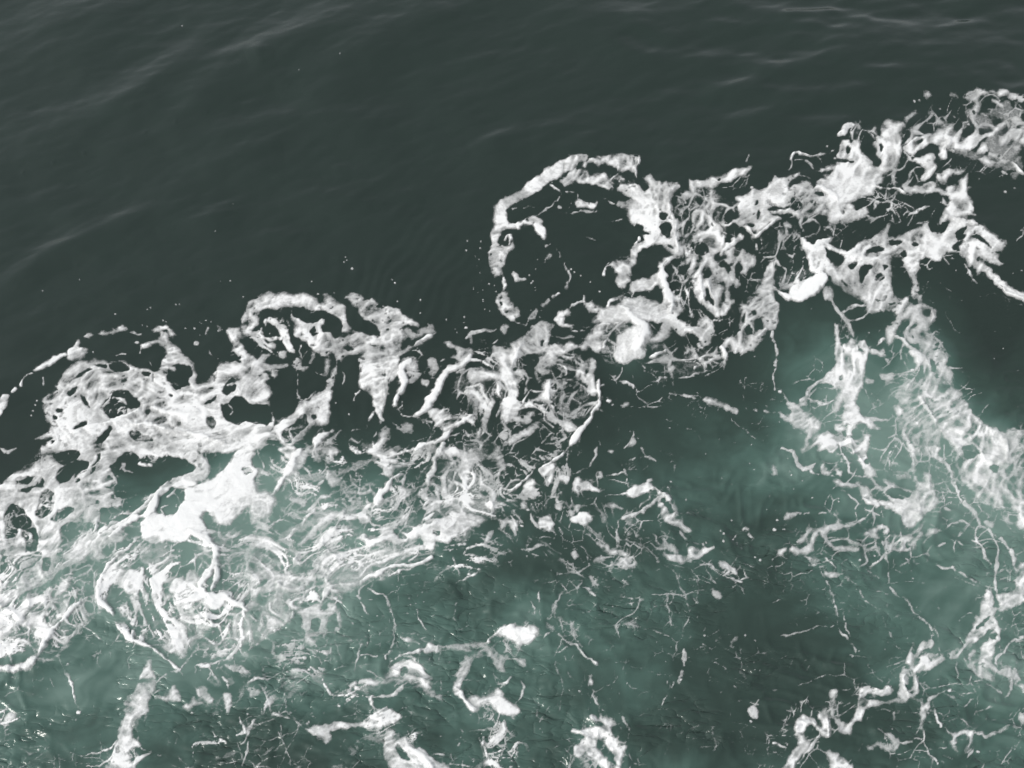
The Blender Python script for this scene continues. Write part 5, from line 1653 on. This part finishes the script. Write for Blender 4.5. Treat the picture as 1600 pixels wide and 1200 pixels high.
Z += sstep(-60, 40, belowF) * .03 * (fbm(gx * 1.2 + 5, gy * 1.6, 3) - .5)
Z += .05 * pad(blur(R, 7)) + .03 * pad(blur(D, 16))
Z = (Z * edge).astype(np.float32)

# ------------------------------------------------------------------ materials
def nodes_of(name):
    m = bpy.data.materials.new(name); m.use_nodes = True
    return m, m.node_tree.nodes, m.node_tree.links
def mk_water():
    m, n, l = nodes_of("sea_water")
    p = n['Principled BSDF']
    p.inputs['Roughness'].default_value = 0.10
    p.inputs['IOR'].default_value = 1.333
    at = n.new('ShaderNodeAttribute'); at.attribute_name = 'aeration'
    co = n.new('ShaderNodeTexCoord')
    nz = n.new('ShaderNodeTexNoise'); nz.inputs['Scale'].default_value = 0.9; nz.inputs['Detail'].default_value = 5
    l.new(co.outputs['Object'], nz.inputs['Vector'])
    ma = n.new('ShaderNodeMath'); ma.operation = 'MULTIPLY_ADD'; ma.inputs[1].default_value = 0.10; ma.inputs[2].default_value = -0.05
    l.new(nz.outputs['Fac'], ma.inputs[0])
    ad = n.new('ShaderNodeMath'); ad.operation = 'ADD'
    l.new(ma.outputs[0], ad.inputs[0]); l.new(at.outputs['Fac'], ad.inputs[1])
    r = n.new('ShaderNodeValToRGB')
    e = r.color_ramp.elements
    e[0].position = 0.0; e[0].color = WATER[0]
    e[1].position = 1.0; e[1].color = WATER[3]
    k = e.new(.33); k.color = WATER[1]
    k = e.new(.62); k.color = WATER[2]
    l.new(ad.outputs[0], r.inputs['Fac']); l.new(r.outputs['Color'], p.inputs['Base Color'])
    n2 = n.new('ShaderNodeTexNoise'); n2.inputs['Scale'].default_value = 7.0; n2.inputs['Detail'].default_value = 4
    mp = n.new('ShaderNodeMapping'); mp.inputs['Scale'].default_value = (0.6, 1.4, 1)
    l.new(co.outputs['Object'], mp.inputs['Vector']); l.new(mp.outputs['Vector'], n2.inputs['Vector'])
    bp = n.new('ShaderNodeBump'); bp.inputs['Strength'].default_value = 0.25; bp.inputs['Distance'].default_value = 0.012
    l.new(n2.outputs['Fac'], bp.inputs['Height'])
    # short sharp wavelets of the churned water: narrow grooves
    ca = n.new('ShaderNodeAttribute'); ca.attribute_name = 'chop'
    prev = bp.outputs['Normal']
    for sx, sy, scl, dist_, pw in ((.75, 1.5, 1.9, .024, 5.0), (.8, 1.5, 3.9, .009, 5.0)):
        m2 = n.new('ShaderNodeMapping'); m2.inputs['Scale'].default_value = (sx, sy, 1); m2.inputs['Rotation'].default_value = (0, 0, .25)
        l.new(co.outputs['Object'], m2.inputs['Vector'])
        n3 = n.new('ShaderNodeTexNoise'); n3.inputs['Scale'].default_value = scl; n3.inputs['Detail'].default_value = 2.0; n3.inputs['Distortion'].default_value = .3
        l.new(m2.outputs['Vector'], n3.inputs['Vector'])
        def mth(op, a, b):
            q = n.new('ShaderNodeMath'); q.operation = op
            l.new(a, q.inputs[0])
            if hasattr(b, 'links'): l.new(b, q.inputs[1])
            elif b is not None: q.inputs[1].default_value = b
            return q.outputs[0]
        v = mth('SUBTRACT', n3.outputs['Fac'], .5); v = mth('ABSOLUTE', v, None); v = mth('MULTIPLY', v, -3.2); v = mth('ADD', v, 1.0)
        v = mth('MAXIMUM', v, 0.0); v = mth('POWER', v, pw)
        bq = n.new('ShaderNodeBump'); bq.inputs['Distance'].default_value = dist_; bq.invert = True
        l.new(v, bq.inputs['Height']); l.new(ca.outputs['Fac'], bq.inputs['Strength']); l.new(prev, bq.inputs['Normal'])
        prev = bq.outputs['Normal']
    l.new(prev, p.inputs['Normal'])
    return m
WATER = [(.0235, .0370, .0320, 1), (.037, .063, .053, 1), (.072, .130, .110, 1), (.155, .235, .205, 1)]
def mk_foam():
    m, n, l = nodes_of("sea_foam")
    p = n['Principled BSDF']
    p.inputs['Roughness'].default_value = 0.55; p.inputs['IOR'].default_value = 1.33
    p.inputs['Base Color'].default_value = (.88, .89, .88, 1)
    at = n.new('ShaderNodeAttribute'); at.attribute_name = 'foam_density'
    co = n.new('ShaderNodeTexCoord')
    nz = n.new('ShaderNodeTexNoise'); nz.inputs['Scale'].default_value = 22; nz.inputs['Detail'].default_value = 6; nz.inputs['Roughness'].default_value = .7
    l.new(co.outputs['Object'], nz.inputs['Vector'])
    mr = n.new('ShaderNodeMath'); mr.operation = 'MULTIPLY_ADD'; mr.inputs[1].default_value = 0.55; mr.inputs[2].default_value = -0.275
    l.new(nz.outputs['Fac'], mr.inputs[0])
    ad = n.new('ShaderNodeMath'); ad.operation = 'ADD'
    l.new(mr.outputs[0], ad.inputs[0]); l.new(at.outputs['Fac'], ad.inputs[1])
    rp = n.new('ShaderNodeValToRGB'); e = rp.color_ramp.elements
    e[0].position = .14; e[0].color = (0, 0, 0, 1)
    e[1].position = 1.0; e[1].color = (1, 1, 1, 1)
    for q, v in ((.34, .24), (.55, .46), (.75, .70), (.90, .95)):
        z = e.new(q); z.color = (v, v, v, 1)
    l.new(ad.outputs[0], rp.inputs['Fac']); l.new(rp.outputs['Color'], p.inputs['Alpha'])
    vo = n.new('ShaderNodeTexVoronoi'); vo.inputs['Scale'].default_value = 55
    l.new(co.outputs['Object'], vo.inputs['Vector'])
    bp = n.new('ShaderNodeBump'); bp.inputs['Strength'].default_value = 0.35; bp.inputs['Distance'].default_value = 0.01
    l.new(nz.outputs['Fac'], bp.inputs['Height'])
    b2 = n.new('ShaderNodeBump'); b2.inputs['Strength'].default_value = 0.15; b2.inputs['Distance'].default_value = 0.006
    l.new(vo.outputs['Distance'], b2.inputs['Height']); l.new(bp.outputs['Normal'], b2.inputs['Normal'])
    l.new(b2.outputs['Normal'], p.inputs['Normal'])
    return m
M_WATER, M_FOAM = mk_water(), mk_foam()

def build_mesh(name, co, quads, mat, attr=None, vals=None):
    me = bpy.data.meshes.new(name)
    me.vertices.add(len(co)); me.vertices.foreach_set('co', co.astype(np.float32).ravel())
    nq = len(quads)
    me.loops.add(nq * 4); me.loops.foreach_set('vertex_index', quads.astype(np.int32).ravel())
    me.polygons.add(nq); me.polygons.foreach_set('loop_start', np.arange(0, nq * 4, 4, dtype=np.int32))
    me.polygons.foreach_set('use_smooth', np.ones(nq, bool))
    me.update(calc_edges=True)
    if attr:
        a = me.attributes.new(attr, 'FLOAT', 'POINT'); a.data.foreach_set('value', vals.astype(np.float32).ravel())
    me.materials.append(mat)
    o = bpy.data.objects.new(name, me); scene.collection.objects.link(o)
    return o

# ------------------------------------------------------------------ water: fine inner sheet, plain sea out to the horizon, one mesh
iy = np.unique(np.r_[np.arange(0, H, 2), H - 1]); ix = np.unique(np.r_[np.arange(0, W, 2), W - 1])
wx = WX[np.ix_(iy, ix)]; wy = WY[np.ix_(iy, ix)]; wz = Z[np.ix_(iy, ix)]; wa = AER[np.ix_(iy, ix)]
h, w_ = wx.shape
co = np.stack([wx, wy, wz], -1).reshape(-1, 3)
idx = np.arange(h * w_).reshape(h, w_)
q = np.stack([idx[1:, :-1], idx[1:, 1:], idx[:-1, 1:], idx[:-1, :-1]], -1).reshape(-1, 4)
loop = np.r_[idx[0, :], idx[1:, -1], idx[-1, :-1][::-1], idx[1:-1, 0][::-1]]
vals = wa.ravel()
cx, cy = 0.0, float(wy.mean())
prev = loop; cos = [co]; qs = [q]; vs = [vals]; base = len(co)
bp_ = co[loop]
for sc_ in (1.5, 3, 8, 40, 220):
    ringv = np.stack([cx + (bp_[:, 0] - cx) * sc_, cy + (bp_[:, 1] - cy) * sc_, bp_[:, 2] * 0], -1)
    cur = np.arange(len(loop)) + base; base += len(loop)
    cos.append(ringv); vs.append(vals[loop] * (0.5 if sc_ == 1.5 else 0.0))
    qs.append(np.stack([prev, np.roll(prev, -1), np.roll(cur, -1), cur], -1)); prev = cur
water = build_mesh('water', np.concatenate(cos), np.concatenate(qs), M_WATER, 'aeration', np.concatenate(vs))
water['kind'] = 'structure'
cv = (sstep(60, 330, belowF) * sstep(.40, .62, fbm(FPX / 120 + 22, FPY / 80 + 15, 3)) * (.3 + .7 * sstep(700, 900, FPY)) * edge)[np.ix_(iy, ix)].ravel(); cv = np.concatenate([cv, np.zeros(base - len(cv), np.float32)])
ca_ = water.data.attributes.new('chop', 'FLOAT', 'POINT'); ca_.data.foreach_set('value', np.clip(cv, 0, 1).astype(np.float32))

# ------------------------------------------------------------------ foam: raised sheets resting on the water
mask = F > .13
def components(mk):
    """label connected cells by their runs"""
    parent = []
    def find(a):
        while parent[a] != a:
            parent[a] = parent[parent[a]]; a = parent[a]
        return a
    lab = np.zeros(mk.shape, np.int32); prev = []
    for j in range(mk.shape[0]):
        r = np.flatnonzero(np.diff(np.r_[0, mk[j].astype(np.int8), 0])); runs = []; k = 0
        for s, e in zip(r[::2].tolist(), r[1::2].tolist()):
            c = len(parent); parent.append(c)
            while k < len(prev) and prev[k][1] < s: k += 1
            kk = k
            while kk < len(prev) and prev[kk][0] <= e:
                a, b = find(c), find(prev[kk][2])
                if a != b: parent[max(a, b)] = min(a, b)
                kk += 1
            lab[j, s:e] = c; runs.append((s, e, c))
        prev = runs
    root = np.array([find(i) for i in range(len(parent))], np.int32)
    return np.where(mk, root[lab], -1)
cell = mask[:-1, :-1] | mask[1:, :-1] | mask[:-1, 1:] | mask[1:, 1:]
lab = components(cell)
cnt = np.bincount(lab[lab >= 0].ravel(), minlength=lab.max() + 1)
small = (lab >= 0) & (cnt[np.maximum(lab, 0)] < 90)

# each foam formation: its spine in photo points, kind name, label, category
FORMS = [
 ([(0,640),(60,580),(110,545),(130,522),(220,518)], 'foam_trail', 'broken dotted line of thin foam curving along the dark water towards the left edge', 'foam trail'),
 ([(75,640),(110,590),(180,570),(190,660),(280,650),(320,690)], 'foam_sheet', 'broad milky grey foam sheet at left pierced by a ragged dark eye-shaped hole', 'foam sheet'),
 ([(255,530),(275,570),(300,600)], 'foam_branch', 'forked branch of foam rising from the milky sheet beside a round dark window', 'foam streak'),
 ([(360,520),(380,560),(400,590),(340,600)], 'foam_bridge', 'mottled shoulder of foam between the milky sheet and the hooked loop', 'foam streak'),
 ([(390,520),(400,480),(470,468),(520,490),(540,530),(480,530),(450,520)], 'foam_loop', 'hooked loop of foam enclosing dark water and a small white curl, left of the centre', 'foam loop'),
 ([(550,470),(620,500),(600,580),(600,640)], 'foam_tongue', 'wide smooth tongue of pale foam tapering downwards to a point below the loop', 'foam tongue'),
 ([(515,580),(505,630),(440,690)], 'foam_strip', 'slanting strip of pale foam running down from the loop to the white boil', 'foam strip'),
 ([(0,760),(60,740),(120,760),(140,790),(80,860)], 'foam_sheet', 'cloudy foam at the left edge around an upright oblong dark hole', 'foam sheet'),
 ([(390,700),(370,760),(300,800),(240,820)], 'foam_boil', 'dazzling white heaped foam boiling up at left above milky turquoise water', 'foam boil'),
 ([(500,680),(470,710),(440,745)], 'foam_crest', 'short curled white crest with feathery spray just right of the bright boil', 'foam crest'),
 ([(330,850),(340,900),(330,930),(380,950)], 'foam_ring', 'curving ridge of foam round a milky pool below the white boil', 'foam ring'),
 ([(190,840),(160,900),(180,960),(230,1000),(270,1020),(340,1030)], 'foam_ribbon', 'thin bright ribbon of foam bowed like a sickle beneath the churned left side', 'foam ribbon'),
 ([(200,900),(220,960),(280,930),(300,990)], 'foam_swirl', 'two-legged swirl of foam hanging inside the sickle-shaped ribbon', 'foam swirl'),
 ([(0,1030),(60,1000),(110,940),(30,970),(80,960)], 'foam_band', 'speckled foam band slanting up from the lower left edge with a smooth outer rim', 'foam band'),
 ([(0,920),(60,890),(120,860)], 'foam_band', 'ragged grey foam drifting above the speckled band at the left edge', 'foam band'),
 ([(235,1045),(210,1110),(195,1180)], 'foam_streak', 'tall narrow foam streak standing alone in green water at bottom left', 'foam streak'),
 ([(10,1130)], 'foam_patch', 'faint small cloud of bubbles on the left edge near the bottom corner', 'foam patch'),
 ([(430,800),(500,780),(540,800)], 'foam_lace', 'fine web of stretched foam threads over turquoise water right of the white boil', 'foam web'),
 ([(410,915),(470,905),(520,890),(460,990),(500,960)], 'foam_patch', 'smeared foam patch with a pale keyhole-shaped ring hanging under it', 'foam patch'),
 ([(570,860),(640,835),(700,820),(750,800)], 'foam_crest', 'long bright diagonal crest of foam breaking below the centre', 'foam crest'),
 ([(600,770),(610,740),(640,715)], 'foam_finger', 'single white finger of foam pointing down to a rounded tip', 'foam finger'),
 ([(680,720),(680,760),(740,760),(760,720),(790,760)], 'foam_net', 'open net of foam strands between the white finger and the centre', 'foam net'),
 ([(630,560),(640,590),(625,620)], 'foam_curl', 'short white curl with dark feathered spray behind it, right of the smooth tongue', 'foam curl'),
 ([(730,565),(690,620),(655,650)], 'foam_crest', 'sharp white crest line sweeping down to the left in the centre', 'foam crest'),
 ([(700,660),(720,690),(760,640),(780,610)], 'foam_net', 'tangled foam mesh under the sharp centre crest', 'foam net'),
 ([(740,525),(770,515)], 'foam_hook', 'small hooked scrap of foam above the centre crest', 'foam hook'),
 ([(775,400),(775,340),(830,290),(900,250),(990,250)], 'foam_arc', 'smooth curling arc of foam reaching out alone over the dark water', 'foam arc'),
 ([(830,340),(850,370),(860,390)], 'foam_hook', 'small bent foam hook inside the big curling arc', 'foam hook'),
 ([(790,430),(795,480)], 'foam_drop', 'drop-shaped foam tail hanging beneath the foot of the big arc', 'foam tail'),
 ([(900,320),(930,320)], 'foam_scrap', 'little scrap of foam afloat inside the big arc near its top', 'foam patch'),
 ([(880,430),(890,460),(850,490)], 'foam_trail', 'beaded thread of tiny foam dots circling the dark pool inside the arc', 'foam trail'),
 ([(1000,330),(1050,300),(1055,380)], 'foam_sheet', 'crumpled foam fan joining the right end of the big arc', 'foam sheet'),
 ([(960,420),(985,430),(1000,400)], 'foam_patch', 'small ragged foam islet left of the vertical white ridge', 'foam patch'),
 ([(1060,400),(1040,440),(1045,500)], 'foam_ridge', 'winding white ridge of foam running downwards right of the dark pool', 'foam ridge'),
 ([(820,520),(830,560),(850,590),(870,620)], 'foam_strand', 'thick leaning strand of foam dividing around dark gaps, centre', 'foam strand'),
 ([(920,490),(970,490),(1000,520),(990,555)], 'foam_boil', 'brilliant white knot of foam shaped like a comma near the centre', 'foam boil'),
 ([(935,620),(935,640),(910,690),(890,715)], 'foam_strand', 'thin bright foam strand trailing down to the left below the white comma', 'foam strand'),
 ([(1090,290),(1160,270)], 'foam_wisp', 'narrow wisp of foam rising to the right above a speckled gap', 'foam wisp'),
 ([(1100,360),(1120,440),(1100,520)], 'foam_sheet', 'streaky upright foam curtain beside the winding white ridge', 'foam sheet'),
 ([(1180,340),(1220,310),(1260,290),(1300,270)], 'foam_sheet', 'billowing foam bank with combed grey streaks, upper right', 'foam sheet'),
 ([(1240,240),(1270,245)], 'foam_hook', 'tiny bright foam hook on dark water above the billowing bank', 'foam hook'),
 ([(1310,200),(1330,230)], 'foam_sheet', 'foamy knob speckled with dark water at the top of the bank', 'foam patch'),
 ([(1390,200),(1395,230),(1390,260)], 'foam_plume', 'upright plume of foam with a rounded two-lobed top, upper right', 'foam plume'),
 ([(1420,180)], 'foam_scrap', 'small pale foam scrap just up to the right of the two-lobed plume', 'foam patch'),
 ([(1430,220),(1490,210),(1540,210),(1600,220)], 'foam_ridge', 'thick bright foam ridge running out to the upper right edge', 'foam ridge'),
 ([(1510,150),(1540,145),(1600,160)], 'foam_trail', 'thin angular foam line topmost of all, by the right edge', 'foam trail'),
 ([(1500,280),(1510,320),(1400,290)], 'foam_strand', 'foam strand dropping beside the dark bay on the upper right', 'foam strand'),
 ([(1240,460),(1280,440)], 'foam_crest', 'thick smooth white lip of foam curving under a speckled hollow', 'foam crest'),
 ([(1200,470),(1160,530),(1180,520)], 'foam_hook', 'broad foam hook hanging left of the smooth white lip', 'foam hook'),
 ([(1330,450),(1380,380),(1470,370)], 'foam_net', 'stretched foam net with oval dark windows, right of the white lip', 'foam net'),
 ([(1540,370),(1520,390),(1600,465)], 'foam_swirl', 'pointed foam swirl trailing a tail to the right edge', 'foam swirl'),
 ([(1310,540),(1330,570),(1320,640),(1270,660),(1340,700)], 'foam_column', 'branching foam column standing between two green pools on the right', 'foam column'),
 ([(1110,625),(1145,640)], 'foam_trail', 'lone short foam dash on open green water right of the centre', 'foam trail'),
 ([(1420,520),(1440,560),(1460,600),(1500,670),(1560,700)], 'foam_sheet', 'long veil of foam falling steeply towards the right edge over milky water', 'foam veil'),
 ([(1380,700),(1420,760),(1430,790)], 'foam_patch', 'pointed foam wedge ending in a downward tip at the lower right', 'foam wedge'),
 ([(1570,760),(1600,780)], 'foam_sheet', 'thin cloudy foam against the right edge below the falling veil', 'foam sheet'),
 ([(1340,740),(1300,740),(1260,730)], 'foam_trail', 'chain of small foam islets bordering the dark pool on the right', 'foam trail'),
 ([(1260,850),(1300,830),(1340,850)], 'foam_band', 'crinkled foam band with small white lumps below the dark right-hand pool', 'foam band'),
 ([(1375,840),(1430,845)], 'foam_band', 'foam curl and grey scum just under the tip of the wedge', 'foam band'),
 ([(1525,790),(1550,850),(1560,890)], 'foam_thread', 'long branching foam thread descending near the right edge', 'foam thread'),
 ([(1600,910),(1550,950),(1520,1010)], 'foam_ridge', 'white foam ridge coming in from the right edge and forking downwards', 'foam ridge'),
 ([(1530,1040),(1560,1050)], 'foam_swirl', 'rounded foam swirl in the crook of the forked ridge at right', 'foam swirl'),
 ([(1420,1040),(1440,1010),(1460,1030),(1420,1080)], 'foam_knot', 'foam knot with a narrow dark slot, lower right', 'foam knot'),
 ([(1345,1130),(1350,1080),(1380,1080)], 'foam_bracket', 'bracket-shaped foam strip left of the slotted foam knot', 'foam strip'),
 ([(1250,1140),(1290,1130),(1300,1100)], 'foam_knot', 'twisted bright foam left of the bracket shape near the bottom edge', 'foam knot'),
 ([(1310,1185)], 'foam_patch', 'bright foam patch cut by the bottom edge under the twisted foam', 'foam patch'),
 ([(1380,1165),(1440,1160)], 'foam_thread', 'thin kinked foam thread on dark water below the bracket', 'foam thread'),
 ([(1490,1150),(1600,1135)], 'foam_thread', 'foam thread with a hanging loop running to the right edge at the bottom', 'foam thread'),
 ([(1390,920),(1430,960),(1460,990)], 'foam_thread', 'faint slanting foam thread over green water at lower right', 'foam thread'),
 ([(1300,880),(1320,960),(1330,1020)], 'foam_thread', 'pale beaded foam thread dropping from the crinkled band', 'foam thread'),
 ([(1210,990),(1300,975)], 'foam_thread', 'nearly level foam thread crossing dark rippled water', 'foam thread'),
 ([(1000,765),(1040,790),(1060,820)], 'foam_hook', 'bold hook of white foam on green water below the centre right', 'foam hook'),
 ([(905,755),(930,765)], 'foam_scrap', 'small two-horned foam scrap left of the bold hook', 'foam patch'),
 ([(905,810)], 'foam_scrap', 'compact white foam scrap beneath the two-horned one', 'foam patch'),
 ([(852,820)], 'foam_scrap', 'rounded foam tuft with a small side arm left of the compact scrap', 'foam patch'),
 ([(1050,870),(1100,860)], 'foam_crescent', 'crescent of foam with an upturned right end below the bold hook', 'foam crescent'),
 ([(1000,870),(960,860),(975,890)], 'foam_patch', 'ragged cross-shaped foam left of the upturned crescent', 'foam patch'),
 ([(1145,860),(1160,840)], 'foam_trail', 'scatter of pale foam crumbs right of the upturned crescent', 'foam trail'),
 ([(1120,890),(1150,905)], 'foam_trail', 'thin horizontal foam dashes under the pale crumbs', 'foam trail'),
 ([(985,940),(988,970)], 'foam_trail', 'upright speckled foam column fading downwards, lower centre', 'foam trail'),
 ([(870,920),(860,960)], 'foam_trail', 'slanting speckled foam ladder above the white puff', 'foam trail'),
 ([(905,895),(910,920)], 'foam_thread', 'small branching foam thread between the speckled ladder and column', 'foam thread'),
 ([(810,990),(840,985)], 'foam_puff', 'smooth white puff of foam in the lower centre', 'foam puff'),
 ([(870,985),(900,1010),(930,1040)], 'foam_trail', 'ragged foam chain trailing down to the right from the white puff', 'foam trail'),
 ([(720,1010),(760,1020),(715,1070),(760,1100),(795,1105)], 'foam_bow', 'thin-limbed foam figure bent like an open bow left of the puff', 'foam bow'),
 ([(640,1035),(620,1060),(560,1075),(680,1070)], 'foam_swirl', 'winged foam swirl with a small dark eye, lower centre left', 'foam swirl'),
 ([(430,1120),(500,1140),(560,1130),(600,1120)], 'foam_thread', 'long wavy foam line near the bottom ending in a ragged tuft', 'foam line'),
 ([(630,1170),(660,1190)], 'foam_patch', 'forked white foam patch rising from the bottom edge', 'foam patch'),
 ([(930,1130),(950,1160),(920,1160)], 'foam_patch', 'bright arched foam patch at the bottom, right of the centre', 'foam patch'),
 ([(1069,1020),(1065,1060),(1040,1080)], 'foam_trail', 'faint dashed foam arc alone on dark green water', 'foam trail'),
 ([(610,960),(615,1000),(612,1040)], 'foam_thread', 'thin upright foam thread joining the diagonal crest to the winged swirl', 'foam thread'),
 ([(360,1060),(355,1100),(300,1090)], 'foam_trail', 'scattered foam tatters right of the tall lone streak', 'foam tatters'),
 ([(470,1020),(500,1050),(440,1010)], 'foam_trail', 'sparse bead-like foam crumbs in green water under the keyhole ring', 'foam trail'),
]
CJ, CI = np.nonzero(cell)
cpx = FX[0] + (CI + .5) * STEP; cpy = FY[0] + (CJ + .5) * STEP
# mirrored outskirts belong to the formation they continue
mx = np.where(cpx < 0, -cpx, np.where(cpx > 1600, 3200 - cpx, cpx)); my = np.where(cpy > 1200, 2400 - cpy, np.where(cpy < 0, -cpy, cpy))
mxw = mx + (fbm(mx / 30, my / 30, 2) - .5) * 30; myw = my + (fbm(mx / 30 + 50, my / 30, 2) - .5) * 30
bestd = np.full(len(cpx), 1e9, np.float32); owner = np.zeros(len(cpx), np.int32)
for k, (sp, *_r) in enumerate(FORMS):
    if len(sp) == 1: sp = [sp[0], (sp[0][0] + 1, sp[0][1])]
    for (ax, ay), (bx, by) in zip(sp[:-1], sp[1:]):
        ex, ey = bx - ax, by - ay
        t = np.clip(((mxw - ax) * ex + (myw - ay) * ey) / (ex * ex + ey * ey), 0, 1)
        d = np.hypot(mxw - ax - ex * t, myw - ay - ey * t)
        m = d < bestd; bestd[m] = d[m]; owner[m] = k
# separate islands are never cut in two: each goes whole to one formation, when it is small enough to lie in one
lc = lab[CJ, CI]; csz = cnt[lc]
mid = (csz >= 90) & (csz < 2500)
order = np.argsort(lc[mid], kind='stable'); mi = np.flatnonzero(mid)[order]
if len(mi):
    b = np.flatnonzero(np.diff(lc[mi])) + 1
    for grp in np.split(mi, b):
        owner[grp] = np.bincount(owner[grp]).argmax()
owner[csz < 90] = -1
# a formation is one connected sheet: bits cut off from it join a touching neighbour, or the loose scraps
LOOSE = ('trail', 'web', 'tatters')
omap = np.full(cell.shape, -2, np.int32); omap[CJ, CI] = owner
for _pass in range(3):
    for k, f in enumerate(FORMS):
        if any(z in f[3] for z in LOOSE): continue
        jj, ii = np.nonzero(omap == k)
        if not len(jj): continue
        j0, j1, i0, i1 = jj.min(), jj.max() + 1, ii.min(), ii.max() + 1
        sub = components(omap[j0:j1, i0:i1] == k)
        c = np.bincount(sub[sub >= 0].ravel())
        keep = c.argmax()
        for m in np.flatnonzero(c):
            if m == keep: continue
            sj, si = np.nonzero(sub == m); sj = sj + j0; si = si + i0
            nb = np.concatenate([omap[np.clip(sj + a, 0, omap.shape[0] - 1), np.clip(si + b_, 0, omap.shape[1] - 1)] for a, b_ in ((0, 1), (0, -1), (1, 0), (-1, 0))])
            nb = nb[(nb >= 0) & (nb != k)]
            omap[sj, si] = np.bincount(nb).argmax() if len(nb) else -1
owner = omap[CJ, CI]


V = np.maximum(F, 0)
hgt = .004 + (.010 * sstep(.15, .9, V)) + .020 * BR * sstep(.3, .8, V) + .012 * np.clip(V, 0, 1) * (fbm(FPX / 14, FPY / 14, 3) - .3) * sstep(.3, .7, V)
FZ = Z + np.where(V < .10, .0015, hgt)
allco = np.stack([WX, WY, FZ], -1)
def foam_object(name, sel):
    j, i = CJ[sel], CI[sel]
    c = np.stack([(j + 1) * W + i, (j + 1) * W + i + 1, j * W + i + 1, j * W + i], -1)
    u, inv = np.unique(c, return_inverse=True)
    return build_mesh(name, allco.reshape(-1, 3)[u], inv.reshape(-1, 4), M_FOAM, 'foam_density', V.ravel()[u])
for k, (sp, name, label, cat) in enumerate(FORMS):
    sel = owner == k
    if sel.sum() < 30: continue
    o = foam_object(name, sel)
    o['label'] = label; o['category'] = cat
    if any(z in cat for z in LOOSE): o['kind'] = 'stuff'
o = foam_object('foam_flecks', owner == -1)
o['label'] = 'loose bubbles and tiny white foam flecks scattered over the sea surface'
o['category'] = 'foam flecks'; o['kind'] = 'stuff'
